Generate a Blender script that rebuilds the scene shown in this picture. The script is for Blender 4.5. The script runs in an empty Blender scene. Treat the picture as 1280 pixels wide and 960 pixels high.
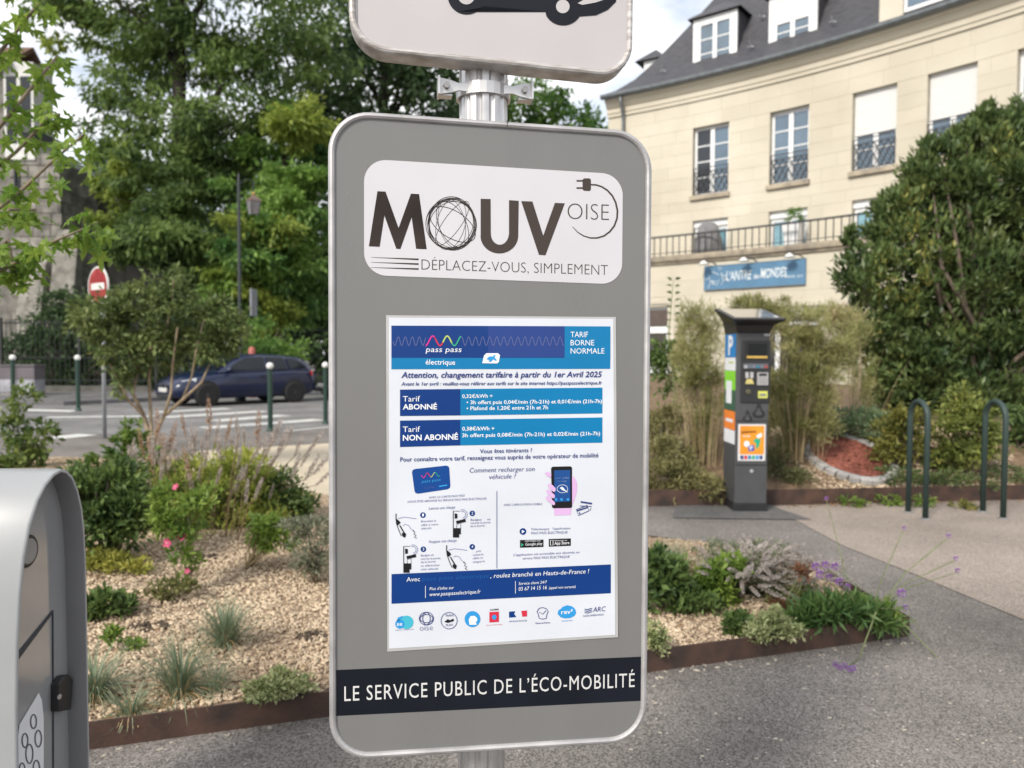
import bpy, math, random
import numpy as np
from mathutils import Vector, Matrix
random.seed(7); RNG = np.random.default_rng(7)
SC = bpy.context.scene; COL = SC.collection
PI = math.pi; rad = math.radians

# ---------------------------------------------------------------- camera
F, EYE = 940.0, 1.42
cam_d = bpy.data.cameras.new('camera'); CAM = bpy.data.objects.new('camera', cam_d); COL.objects.link(CAM)
cam_d.sensor_width = 36; cam_d.lens = 36*F/1280; cam_d.clip_start = .02; cam_d.clip_end = 3000
CAMR = Matrix.Rotation(PI/2-math.atan(35/F), 3, 'X') @ Matrix.Rotation(rad(.25), 3, 'Z')
CAM.matrix_world = Matrix.Translation((0, 0, EYE)) @ CAMR.to_4x4()
cam_d.dof.use_dof = True; cam_d.dof.focus_distance = 1.40; cam_d.dof.aperture_fstop = 4.6
SC.camera = CAM
SC.render.resolution_x, SC.render.resolution_y = 1024, 768
SC.view_settings.view_transform = 'Standard'; SC.view_settings.look = 'None'
SC.view_settings.exposure = 1.0; SC.view_settings.gamma = 1
SC.render.engine = 'CYCLES'; SC.cycles.use_denoising = True
SC.cycles.max_bounces = 8; SC.cycles.transparent_max_bounces = 12
SC.cycles.sample_clamp_indirect = 6

# ---------------------------------------------------------------- sky and sun
SUN_EL, SUN_AZ = rad(38), rad(215)        # azimuth clockwise from +Y (view direction): from behind, left
W = bpy.data.worlds.new('World'); SC.world = W; W.use_nodes = True
nt = W.node_tree; nt.nodes.clear()
def wn(t, **k):
    n = nt.nodes.new(t)
    for a, b in k.items(): setattr(n, a, b)
    return n
sky = wn('ShaderNodeTexSky', sky_type='NISHITA', sun_disc=False, sun_elevation=SUN_EL, sun_rotation=SUN_AZ)
sky.air_density = 1.0; sky.dust_density = 1.5; sky.ozone_density = 1.0
tc = wn('ShaderNodeTexCoord'); mp = wn('ShaderNodeMapping'); mp.inputs['Scale'].default_value = (1.6, 1.6, 4.0)
nz = wn('ShaderNodeTexNoise'); nz.inputs['Scale'].default_value = 2.2; nz.inputs['Detail'].default_value = 8; nz.inputs['Roughness'].default_value = .55
rp = wn('ShaderNodeValToRGB'); rp.color_ramp.elements[0].position = .36; rp.color_ramp.elements[1].position = .56
rp.color_ramp.elements[0].color = (.30, .30, .30, 1)
mx = wn('ShaderNodeMix', data_type='RGBA'); mx.inputs[7].default_value = (8.6, 8.7, 8.9, 1)
bg = wn('ShaderNodeBackground'); bg.inputs['Strength'].default_value = .083
ow = wn('ShaderNodeOutputWorld')
L = nt.links.new
L(tc.outputs['Generated'], mp.inputs['Vector']); L(mp.outputs[0], nz.inputs['Vector']); L(nz.outputs['Fac'], rp.inputs[0])
L(rp.outputs[0], mx.inputs[0]); L(sky.outputs[0], mx.inputs[6]); L(mx.outputs[2], bg.inputs['Color']); L(bg.outputs[0], ow.inputs[0])
sun_d = bpy.data.lights.new('sun', 'SUN'); SUN = bpy.data.objects.new('sun', sun_d); COL.objects.link(SUN)
sun_d.energy = 1.95; sun_d.angle = rad(12); sun_d.color = (1, .93, .82)
sv = Vector((math.sin(SUN_AZ)*math.cos(SUN_EL), math.cos(SUN_AZ)*math.cos(SUN_EL), math.sin(SUN_EL)))
SUN.rotation_euler = sv.to_track_quat('Z', 'Y').to_euler()

# ---------------------------------------------------------------- survey helpers: sight lines measured in the photograph -> places
def ray(px, py): return CAMR @ Vector(((px-640)/F, -(py-480)/F, -1))
ORG = Vector((0, 0, EYE))
def G(px, py, z=0.0):                       # point at height z
    d = ray(px, py); return ORG + d*((z-EYE)/d.z)
def A(px, py, Y):                           # point at distance Y
    d = ray(px, py); return ORG + d*(Y/d.y)

# ---------------------------------------------------------------- mesh helpers
class MB:
    def __init__(self, M=None): self.v = []; self.f = []; self.M = M
    def add(self, vs, fs):
        b = len(self.v)
        for p in vs:
            p = Vector(p); self.v.append(tuple(self.M @ p) if self.M else tuple(p))
        self.f += [tuple(i+b for i in q) for q in fs]; return self
    def hexa(self, p):                      # 8 corners: bottom ring, top ring
        return self.add(p, [(3,2,1,0),(4,5,6,7),(0,1,5,4),(1,2,6,5),(2,3,7,6),(3,0,4,7)])
    def box(self, x0, x1, y0, y1, z0, z1):
        return self.hexa([(x0,y0,z0),(x1,y0,z0),(x1,y1,z0),(x0,y1,z0),(x0,y0,z1),(x1,y0,z1),(x1,y1,z1),(x0,y1,z1)])
    def tube(self, pts, r, n=8, cap=True):
        pts = [Vector(p) for p in pts]; rs = r if isinstance(r, (list, tuple)) else [r]*len(pts)
        vs = []; fs = []; up = None
        for i, p in enumerate(pts):
            t = (pts[min(i+1, len(pts)-1)]-pts[max(i-1, 0)]).normalized()
            if up is None:
                up = Vector((0,0,1)) if abs(t.z) < .9 else Vector((1,0,0))
            a = t.cross(up).normalized(); b = a.cross(t).normalized(); up = b
            for k in range(n):
                w = 2*PI*k/n; vs.append(p+(a*math.cos(w)+b*math.sin(w))*rs[i])
        for i in range(len(pts)-1):
            for k in range(n):
                k2 = (k+1) % n; fs.append((i*n+k, i*n+k2, (i+1)*n+k2, (i+1)*n+k))
        if cap: fs += [tuple(range(n))[::-1], tuple((len(pts)-1)*n+k for k in range(n))]
        return self.add(vs, fs)
    def lathe(self, prof, c=(0,0,0), n=16):
        vs = []; fs = []; c = Vector(c)
        for r, z in prof:
            for k in range(n): vs.append(c+Vector((r*math.cos(2*PI*k/n), r*math.sin(2*PI*k/n), z)))
        for i in range(len(prof)-1):
            for k in range(n):
                k2 = (k+1) % n; fs.append((i*n+k, i*n+k2, (i+1)*n+k2, (i+1)*n+k))
        if prof[0][0] > 1e-4: fs.append(tuple(range(n))[::-1])
        if prof[-1][0] > 1e-4: fs.append(tuple((len(prof)-1)*n+k for k in range(n)))
        return self.add(vs, fs)
    def poly(self, pts): return self.add(pts, [tuple(range(len(pts)))])
    def prism(self, pts, d):                # polygon extruded by vector d
        n = len(pts); d = Vector(d)
        return self.add(list(pts)+[Vector(p)+d for p in pts],
                        [tuple(range(n))[::-1], tuple(range(n, 2*n))]+[(i, (i+1) % n, n+(i+1) % n, n+i) for i in range(n)])
    def sphere(self, c, r, n=10, m=6, sz=1):
        return self.lathe([(max(r*math.sin(PI*i/m), 0 if i in (0, m) else 1e-3), -r*sz*math.cos(PI*i/m)) for i in range(m+1)], c, n)
    def build(self, name, mat, parent=None, smooth=False, origin=None, bevel=0, local=False):
        o_ = wpos(parent) if (parent is not None and not local) else (Vector(origin) if origin is not None else Vector((0,0,0)))
        me = bpy.data.meshes.new(name)
        me.from_pydata([(x-o_.x, y-o_.y, z-o_.z) for x, y, z in self.v], [], self.f)
        return finish(name, me, mat, parent, smooth, o_ if parent is None else None, bevel)
def finish(name, me, mat, parent=None, smooth=False, loc=None, bevel=0):
    me.update(); me.materials.append(mat)
    if smooth: me.polygons.foreach_set('use_smooth', [True]*len(me.polygons))
    o = bpy.data.objects.new(name, me); COL.objects.link(o)
    if parent is not None: o.parent = parent
    elif loc is not None: o.location = loc
    if bevel:
        b = o.modifiers.new('bevel', 'BEVEL'); b.width = bevel; b.segments = 2; b.limit_method = 'ANGLE'; b.angle_limit = rad(35)
    return o
def wpos(o):
    p = Vector((0,0,0))
    while o is not None: p += o.location; o = o.parent
    return p
def np_mesh(name, V, Fc, mat, parent=None, smooth=False, kind=None):   # V (n,3) world, Fc (m,k)
    V = np.asarray(V, dtype=np.float32); Fc = np.asarray(Fc, dtype=np.int32)
    if parent is not None: V = V-np.array(wpos(parent), dtype=np.float32)
    me = bpy.data.meshes.new(name); m, k = Fc.shape
    me.vertices.add(len(V)); me.vertices.foreach_set('co', V.ravel())
    me.loops.add(m*k); me.loops.foreach_set('vertex_index', Fc.ravel())
    me.polygons.add(m); me.polygons.foreach_set('loop_start', np.arange(0, m*k, k, dtype=np.int32))
    me.update(calc_edges=True)
    o = finish(name, me, mat, parent, smooth)
    if kind: o['kind'] = kind
    return o
def tag(o, label=None, cat=None, group=None, kind=None):
    if label: o['label'] = label
    if cat: o['category'] = cat
    if group: o['group'] = group
    if kind: o['kind'] = kind
    return o
def thing(name, label, cat, loc=(0,0,0), rotz=0, group=None):
    o = bpy.data.objects.new(name, None); COL.objects.link(o); o.location = loc; o.rotation_euler = (0,0,rotz)
    o.empty_display_size = .1
    return tag(o, label, cat, group)
def copy_tree(o, parent=None):
    c = o.copy(); COL.objects.link(c)
    if parent is not None: c.parent = parent
    for ch in list(o.children): copy_tree(ch, c)
    return c
def struct(o): o['kind'] = 'structure'; return o

# ---------------------------------------------------------------- materials
def M(name, col, rough=.6, var=.12, scale=8, bump=0, bscale=None, metal=0, spec=.5, coat=0, col2=None, detail=4, objrand=0, stretch=None, rvar=0, emit=None):
    m = bpy.data.materials.new(name); m.use_nodes = True; t = m.node_tree; N = t.nodes.new; l = t.links.new
    b = t.nodes['Principled BSDF']; b.inputs['Roughness'].default_value = rough; b.inputs['Metallic'].default_value = metal
    b.inputs['Specular IOR Level'].default_value = spec
    if coat: b.inputs['Coat Weight'].default_value = coat; b.inputs['Coat Roughness'].default_value = .08
    c1 = (*col, 1); c2 = (*(col2 or tuple(x*(1-var*2) for x in col)), 1)
    tcn = N('ShaderNodeTexCoord'); src = tcn.outputs['Object']
    if stretch:
        mpn = N('ShaderNodeMapping'); mpn.inputs['Scale'].default_value = stretch; l(src, mpn.inputs[0]); src = mpn.outputs[0]
    n = N('ShaderNodeTexNoise'); n.inputs['Scale'].default_value = scale; n.inputs['Detail'].default_value = detail; l(src, n.inputs['Vector'])
    rmp = N('ShaderNodeValToRGB'); rmp.color_ramp.elements[0].position = .32; rmp.color_ramp.elements[1].position = .68
    rmp.color_ramp.elements[0].color = c2; rmp.color_ramp.elements[1].color = c1; l(n.outputs['Fac'], rmp.inputs[0])
    out = rmp.outputs[0]
    if objrand:
        oi = N('ShaderNodeObjectInfo'); mr = N('ShaderNodeMapRange'); mr.inputs['To Min'].default_value = 1-objrand; mr.inputs['To Max'].default_value = 1+objrand
        l(oi.outputs['Random'], mr.inputs['Value']); hv = N('ShaderNodeHueSaturation'); l(mr.outputs[0], hv.inputs['Value']); l(out, hv.inputs['Color']); out = hv.outputs[0]
    l(out, b.inputs['Base Color'])
    if rvar:
        mr = N('ShaderNodeMapRange'); mr.inputs['To Min'].default_value = rough; mr.inputs['To Max'].default_value = rough+rvar; l(n.outputs['Fac'], mr.inputs['Value']); l(mr.outputs[0], b.inputs['Roughness'])
    if bump:
        n2 = N('ShaderNodeTexNoise'); n2.inputs['Scale'].default_value = bscale or scale*4; n2.inputs['Detail'].default_value = 5; l(src, n2.inputs['Vector'])
        bp = N('ShaderNodeBump'); bp.inputs['Strength'].default_value = min(1, bump*1); bp.inputs['Distance'].default_value = .01; l(n2.outputs['Fac'], bp.inputs['Height']); l(bp.outputs[0], b.inputs['Normal'])
    return m
def leafmat(name, c1, c2, c3=None, trans=.35, rough=.5, clump=1.2, con=1.5):
    # every leaf its own tone (random per island) over broad clump variation; translucent
    m = bpy.data.materials.new(name); m.use_nodes = True; t = m.node_tree; N = t.nodes.new; l = t.links.new
    b = t.nodes['Principled BSDF']; b.inputs['Roughness'].default_value = rough; b.inputs['Specular IOR Level'].default_value = .35
    ge = N('ShaderNodeNewGeometry'); tcn = N('ShaderNodeTexCoord')
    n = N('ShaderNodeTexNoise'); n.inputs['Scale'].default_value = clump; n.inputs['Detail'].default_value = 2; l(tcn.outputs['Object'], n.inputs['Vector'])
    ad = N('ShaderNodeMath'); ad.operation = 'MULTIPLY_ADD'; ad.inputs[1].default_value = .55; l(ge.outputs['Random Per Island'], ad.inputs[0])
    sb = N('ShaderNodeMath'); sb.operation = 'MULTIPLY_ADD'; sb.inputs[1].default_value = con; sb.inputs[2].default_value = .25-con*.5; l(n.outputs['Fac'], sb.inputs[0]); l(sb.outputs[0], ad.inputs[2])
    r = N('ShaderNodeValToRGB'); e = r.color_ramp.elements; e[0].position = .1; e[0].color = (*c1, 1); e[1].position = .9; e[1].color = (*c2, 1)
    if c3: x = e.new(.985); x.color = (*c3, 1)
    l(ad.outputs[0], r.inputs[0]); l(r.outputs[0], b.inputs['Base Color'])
    tr = N('ShaderNodeBsdfTranslucent'); l(r.outputs[0], tr.inputs['Color'])
    ms = N('ShaderNodeMixShader'); ms.inputs[0].default_value = trans; l(b.outputs[0], ms.inputs[1]); l(tr.outputs[0], ms.inputs[2])
    l(ms.outputs[0], t.nodes['Material Output'].inputs['Surface']); return m
def glass(name, col=(.03,.04,.05), rough=.03): return M(name, col, rough, var=.15, scale=2, spec=.8, coat=.4)

# asphalt with visible light and dark aggregate
def asphalt(name, base, lo, hi, scale=180, stain=.42):
    m = bpy.data.materials.new(name); m.use_nodes = True; t = m.node_tree; N = t.nodes.new; l = t.links.new
    b = t.nodes['Principled BSDF']; b.inputs['Roughness'].default_value = .85
    tcn = N('ShaderNodeTexCoord')
    v = N('ShaderNodeTexVoronoi'); v.inputs['Scale'].default_value = scale; l(tcn.outputs['Object'], v.inputs['Vector'])
    r = N('ShaderNodeValToRGB'); e = r.color_ramp.elements; r.color_ramp.interpolation = 'CONSTANT'
    e[0].color = (*lo, 1); e[0].position = 0; e[1].color = (*base, 1); e[1].position = .38
    x = e.new(.72); x.color = tuple(a*1.35 for a in base)+(1,); x = e.new(.93); x.color = (*hi, 1)
    l(v.outputs['Color'], r.inputs[0])
    n = N('ShaderNodeTexNoise'); n.inputs['Scale'].default_value = .9; n.inputs['Detail'].default_value = 7; n.inputs['Roughness'].default_value = .6; l(tcn.outputs['Object'], n.inputs['Vector'])
    mr = N('ShaderNodeMapRange'); mr.inputs['From Min'].default_value = .3; mr.inputs['From Max'].default_value = .7; mr.inputs['To Min'].default_value = 1-stain; mr.inputs['To Max'].default_value = 1+stain*.5; l(n.outputs['Fac'], mr.inputs['Value'])
    hv = N('ShaderNodeHueSaturation'); l(r.outputs[0], hv.inputs['Color']); l(mr.outputs[0], hv.inputs['Value']); l(hv.outputs[0], b.inputs['Base Color'])
    bp = N('ShaderNodeBump'); bp.inputs['Strength'].default_value = .7; bp.inputs['Distance'].default_value = .004; l(v.outputs['Distance'], bp.inputs['Height']); l(bp.outputs[0], b.inputs['Normal'])
    return m

m_asphalt = asphalt('asphalt', (.190,.172,.158), (.098,.089,.082), (.46,.43,.41), 150)
m_road = asphalt('road_asphalt', (.185,.18,.178), (.14,.14,.14), (.25,.25,.25), 90)
m_patch = asphalt('patch_asphalt', (.12,.116,.112), (.08,.08,.08), (.22,.21,.2), 120)
m_beige = asphalt('beige_pavement', (.285,.24,.205), (.21,.178,.152), (.42,.38,.34), 140, .25)
m_sand = asphalt('sandy_path', (.52,.45,.34), (.42,.36,.27), (.62,.56,.46), 130, .15)
m_white = M('white_paint', (.62,.62,.60), .7, .12, 6)
m_alu = M('brushed_aluminium', (.62,.61,.61), .32, .10, 18, metal=.85, rvar=.2)
m_edge = M('panel_edge_metal', (.50,.49,.495), .42, .16, 14, metal=.5, bump=.05, rvar=.2)
m_panel = M('grey_enamel', (.165,.165,.162), .20, .025, 4, spec=.5, rvar=.2, stretch=(3,3,1), detail=7)
m_signwhite = M('sign_white', (.47,.45,.46), .5, .05, 4)
m_decal = M('decal_white', (.55,.54,.575), .4, .03, 5)
m_ink = M('dark_brown_print', (.020,.016,.015), .5, .2, 6, spec=.12, col2=(.055,.042,.036))
m_navy = M('navy_band', (.010,.013,.021), .28, .2, 4, spec=.22)
m_black = M('black_plastic', (.018,.018,.02), .4, .2, 20)
m_corten = M('corten_steel', (.078,.040,.027), .75, .25, 7, bump=.25, bscale=70, col2=(.026,.016,.013), detail=8)
m_chip = None

# ================================================================ GROUND
def sheet(name, pts, z, mat):
    return struct(MB().poly([(p[0], p[1], z) for p in pts]).build(name, mat))
sheet('ground', [(-600,-200),(600,-200),(600,900),(-600,900)], 0, m_asphalt)
# beige pavement to the right and behind, its edge running straight back
sheet('beige_pavement', [(2.95,3.0),(3.2,-4),(14,-4),(14,7.6),(2.2,7.6),(2.47,6.65),(2.50,5.6),(2.64,4.9)], .004, m_beige)
sheet('asphalt_patch', [(1.42,6.55),(2.62,6.5),(2.50,6.95),(2.5,7.3),(1.6,7.3)], .008, m_patch)
sheet('sandy_path', [(-1.2,6.5),(-2.75,8.1),(-4.4,9.9),(-4.6,11.0),(-2.9,12.1),(1.5,12.5),(2.2,9),(1.2,7.2)], .004, m_sand)
sheet('road', [(-60,13.3),(-5.2,13.2),(-3.4,15.2),(10,34),(10,60),(-3,60),(-9.6,24.2),(-12.3,20.6),(-60,20.6)], .004, m_road)
far = MB().prism([(-60,20.6,0),(-12.3,20.6,0),(-9.6,24.2,0),(-3,60,0),(-60,60,0)], (0,0,.12))
struct(far.build('far_pavement', asphalt('far_pavement_asphalt', (.14,.135,.14), (.1,.1,.1), (.2,.2,.2), 90)))
def stripe(a, b, w):
    a = G(*a, .008); b = G(*b, .008); d = (b-a).normalized(); n = Vector((-d.y, d.x, 0))*w/2
    struct(MB().poly([a-n, b-n, b+n, a+n]).build('crossing_stripe', m_white))
for a, b, w in [((255,535),(399,524.5),.5),((268,526),(356,519),.5),((205,521.5),(330,514),.5),((196,515),(285,510.5),.45),((58,521.5),(195,520),.35),((355,539),(420,533),.14),((22,512),(96,514),.5),((62,548),(110,543),.5)]:
    stripe(a, b, w)

# ================================================================ MULCH BEDS
EDGE_A, EDGE_B, EDGE_C, EDGE_D, EDGE_E = Vector((-3.4,2.05,0)), Vector((2.03,3.79,0)), Vector((1.93,5.02,0)), Vector((-1.62,6.90,0)), Vector((-4.3,9.6,0))
def bedz(x, y):                                        # gentle mound inside the front bed
    q = .055 + .03*math.sin(x*2.1+.7)*math.sin(y*1.7) + .018*math.sin(x*5.3)*math.cos(y*4.7)
    return q + .05*max(0, min(1, (y-3.6)/2))
def inside(x, y, poly):
    c = False; n = len(poly)
    for i in range(n):
        x1, y1 = poly[i][:2]; x2, y2 = poly[(i+1) % n][:2]
        if (y1 > y) != (y2 > y) and x < (x2-x1)*(y-y1)/(y2-y1)+x1: c = not c
    return c
bed_poly = [EDGE_A, EDGE_B, EDGE_C, EDGE_D, EDGE_E, Vector((-9.5,9.6,0)), Vector((-9.5,3.5,0))]
m_soil = M('mulch_base', (.40,.30,.21), .95, .2, 30, bump=.8, bscale=90, col2=(.16,.10,.06))
m_chip = leafmat('wood_chip', (.26,.19,.125), (.68,.55,.40), trans=.0, rough=.8, clump=1.5)
def terrain(name, poly, zf, step, mat):
    xs = [p[0] for p in poly]; ys = [p[1] for p in poly]; nx = int((max(xs)-min(xs))/step)+1; ny = int((max(ys)-min(ys))/step)+1
    vs = []; fs = []; idx = {}
    def clip(x, y):
        if inside(x, y, poly): return x, y
        best = None
        for k in range(len(poly)):
            a, b = Vector(poly[k][:2]), Vector(poly[(k+1) % len(poly)][:2]); d = b-a; t = max(0, min(1, (Vector((x, y))-a).dot(d)/d.dot(d))); q = a+d*t; e = (q-Vector((x, y))).length
            if best is None or e < best[0]: best = (e, q)
        q = best[1]; return q.x, q.y
    def vid(i, j):
        if (i, j) not in idx:
            x, y = clip(min(xs)+i*step, min(ys)+j*step); idx[i, j] = len(vs); vs.append((x, y, zf(x, y)))
        return idx[i, j]
    for i in range(nx):
        for j in range(ny):
            if inside(min(xs)+(i+.5)*step, min(ys)+(j+.5)*step, poly): fs.append((vid(i,j), vid(i+1,j), vid(i+1,j+1), vid(i,j+1)))
    return struct(MB().add(vs, fs).build(name, mat, smooth=True))
def shrink(poly, c, k): return [Vector((c[0]+(p[0]-c[0])*k, c[1]+(p[1]-c[1])*k, 0)) for p in poly]
terrain('mulch_bed', bed_poly, bedz, .06, m_soil)
def chips(name, poly, zf, n, lmin, lmax, mat, wr=.32):
    xs = [p[0] for p in poly]; ys = [p[1] for p in poly]; P = []
    while len(P) < n:
        # denser near the camera, as far as single chips can be told apart
        y = min(ys)+(max(ys)-min(ys))*random.random()**1.5; x = random.uniform(min(xs), max(xs))
        if abs(x) < .62*y+.4 and inside(x, y, poly): P.append((x, y, zf(x, y)+.004+.008*random.random()))
    P = np.array(P); n = len(P); a = RNG.uniform(0, 2*PI, n); l_ = RNG.uniform(lmin, lmax, n)/2; w = l_*RNG.uniform(wr*.6, wr*1.4, n); h = RNG.uniform(.002, .005, n)
    tz = RNG.normal(0, .28, n)
    d = np.stack([np.cos(a)*np.cos(tz), np.sin(a)*np.cos(tz), np.sin(tz)], 1); s = np.stack([-np.sin(a), np.cos(a), RNG.normal(0, .3, n)], 1); u = np.cross(d, s)
    V = np.empty((n, 8, 3)); k = 0
    for zz in (-1, 1):
        for sx, sy in ((-1,-1),(1,-1),(1,1),(-1,1)):
            tp = .75 if sx > 0 else 1
            V[:, k] = P+d*(l_*sx)[:, None]+s*(w*sy*tp)[:, None]+u*(h*zz)[:, None]; k += 1
    b = (np.arange(n)*8)[:, None]
    Fc = np.concatenate([b+np.array([q]) for q in ((4,5,6,7),(0,1,5,4),(1,2,6,5),(2,3,7,6),(3,0,4,7))])
    return np_mesh(name, V.reshape(-1, 3), Fc, mat, kind='stuff')
o = chips('wood_chips', [p for p in shrink(bed_poly, (0,4.6), .972)], bedz, 56000, .010, .028, m_chip)
tag(o, 'pale wood chip mulch covering the front planting bed', 'mulch')

# corten edging: a steel strip round the bed, with real thickness, in lengths butted end to end
def edging(root, pts, h, name='steel_strip', zf=None):
    for a, b in zip(pts[:-1], pts[1:]):
        d = (b-a); L_ = d.length; d.normalize(); n = Vector((-d.y, d.x, 0))*.005
        k = max(1, round(L_/2.4)); 
        for i in range(k):
            p = a+d*(L_*i/k+.001); q = a+d*(L_*(i+1)/k-.001)
            MB().hexa([p-n, q-n, q+n, p+n]+[v+Vector((0,0,h)) for v in (p-n, q-n, q+n, p+n)]).build(name, m_corten, root)
e1 = thing('garden_edging', 'dark rusty steel edging strip along the front of the mulch bed', 'edging', EDGE_B)
edging(e1, [EDGE_A, EDGE_B, EDGE_C, EDGE_D, EDGE_E], .10)

# ---- rear bed (mound behind the bike hoops)
BK = [Vector((.2,7.05,0)), Vector((2.6,7.15,0)), Vector((5.2,7.50,0)), Vector((9.5,8.0,0)), Vector((9.5,13.2,0)), Vector((5.2,17.4,0)), Vector((.2,17.5,0))]
def rearz(x, y):
    e = 7.05+(x-.2)*.085; t = max(0, y-e)
    s = .10+min(.33*t, .42+.05*(t-1.3)) + .015*math.sin(x*4)*math.sin(y*3)
    if x < 3: s = .10+(s-.10)*max(.0, min(1, (x-.6)/2.2))**1.3
    return s
m_soil2 = M('rear_bed_soil', (.20,.135,.08), .95, .25, 14, bump=.7, bscale=60, col2=(.10,.065,.04))
terrain('rear_planting_bed', BK, rearz, .12, m_soil2)
e2 = thing('garden_edging', 'dark brown steel edging strip behind the bike hoops', 'edging', BK[1])
edging(e2, [BK[0], BK[1], BK[2], BK[3]], .155)
o = chips('wood_chips', [Vector((3.0,7.3,0)), Vector((6.5,7.65,0)), Vector((6.5,9.5,0)), Vector((3.0,9.3,0))], rearz, 3500, .02, .05, m_chip)
tag(o, 'wood chip mulch around the red circle behind the hoops', 'mulch')

# ================================================================ INFORMATION SIGN (panel plane)
EU = Vector((math.cos(rad(9)), math.sin(rad(9)), -.016)); EV = Vector((0, .01, 1))
PO = A(612, 545, 1.38); PN = EU.cross(EV).normalized()      # PN points towards the reader
if PN.y > 0: PN = -PN
PINV = Matrix((EU, EV, PN)).transposed().inverted()
def PT(px, py, d=0.0):
    r = ray(px, py); t = ((PO+PN*d-ORG).dot(PN))/r.dot(PN); return ORG+r*t
def P2(px, py): w = PINV @ (PT(px, py)-PO); return (w.x, w.y)
def UV(u, v, d=0.0): return PO+EU*u+EV*v+PN*d
def rrect(x0, x1, y0, y1, r, n=8):
    out = []
    for cx, cy, a0 in ((x1-r, y1-r, 0), (x0+r, y1-r, 90), (x0+r, y0+r, 180), (x1-r, y0+r, 270)):
        for i in range(n+1): a = rad(a0+90*i/n); out.append((cx+r*math.cos(a), cy+r*math.sin(a)))
    return out
def rim(name, x0, x1, y0, y1, r, prof, mat, parent, uvf=None):   # profile [(outset, depth)] swept round a rounded rectangle
    uvf = uvf or UV; rings = [[uvf(*p, d) for p in rrect(x0-o, x1+o, y0-o, y1+o, r+o, 10)] for o, d in prof]
    n = len(rings[0]); m = len(prof); mb = MB()
    mb.add([p for rg in rings for p in rg], [(i*n+k, i*n+(k+1) % n, ((i+1) % m)*n+(k+1) % n, ((i+1) % m)*n+k) for i in range(m) for k in range(n)])
    return mb.build(name, mat, parent, smooth=False)

_fc = {}
def text2d(body, bold=0.0, shear=0.0, res=2, spacing=1.0):
    key = (body, bold, shear, res, spacing)
    if key in _fc: return _fc[key]
    cu = bpy.data.curves.new('text', 'FONT'); cu.body = body; cu.size = 1; cu.offset = bold; cu.shear = shear; cu.resolution_u = res; cu.space_character = spacing; cu.fill_mode = 'FRONT'
    ob = bpy.data.objects.new('text', cu); COL.objects.link(ob)
    dg = bpy.context.evaluated_depsgraph_get(); ev = ob.evaluated_get(dg); me = ev.to_mesh()
    V = np.empty(len(me.vertices)*3); me.vertices.foreach_get('co', V); V = V.reshape(-1, 3)[:, :2].copy(); Fc = [tuple(p.vertices) for p in me.polygons]
    ev.to_mesh_clear(); bpy.data.objects.remove(ob); bpy.data.curves.remove(cu)
    _fc[key] = (V, Fc); return V, Fc
CAP = text2d('H')[0][:, 1].max()
def write(body, p0, p1, cap, mat, parent, d=.001, bold=0.0, shear=0.0, res=2, name='lettering', pt=None, spacing=1.0, up=None):
    """Lettering whose baseline runs from pixel p0 to p1 on the panel, capital height cap pixels."""
    pt = pt or PT; V, Fc = text2d(body, bold, shear, res, spacing)
    a, b = pt(*p0, d), pt(*p1, d); x0, x1 = V[:, 0].min(), V[:, 0].max()
    upv = up if up is not None else EV
    e = (pt(p0[0], p0[1]-10, d)-a).length/10*cap/CAP
    mb = MB(); mb.add([a+(b-a)*((x-x0)/(x1-x0))+upv*(y*e) for x, y in V], Fc)
    return mb.build(name, mat, parent)
def shape(name, pts, mat, parent, d=.001, pt=None): return MB().poly([(pt or PT)(x, y, d) for x, y in pts]).build(name, mat, parent)
def band(name, pts, w, mat, parent, d=.001, pt=None, closed=False, mb=None):  # line of width w (pixels; a number or one per point)
    pt = pt or PT; n = len(pts); ws = w if isinstance(w, (list, tuple)) else [w]*n; Lf = []; Rt = []
    for i in range(n):
        a = pts[(i-1) % n if closed else max(i-1, 0)]; b = pts[(i+1) % n if closed else min(i+1, n-1)]
        dx, dy = b[0]-a[0], b[1]-a[1]; q = math.hypot(dx, dy) or 1; nx, ny = -dy/q*ws[i]/2, dx/q*ws[i]/2
        Lf.append(pt(pts[i][0]+nx, pts[i][1]+ny, d)); Rt.append(pt(pts[i][0]-nx, pts[i][1]-ny, d))
    own = mb is None; mb = mb or MB()
    mb.add(Lf+Rt, [(i, (i+1) % n, n+(i+1) % n, n+i) for i in range(n if closed else n-1)])
    return mb.build(name, mat, parent) if own else mb
def arc(cx, cy, rx, ry, a0, a1, n=16): return [(cx+rx*math.cos(rad(a0+(a1-a0)*i/n)), cy+ry*math.sin(rad(a0+(a1-a0)*i/n))) for i in range(n+1)]

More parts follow.
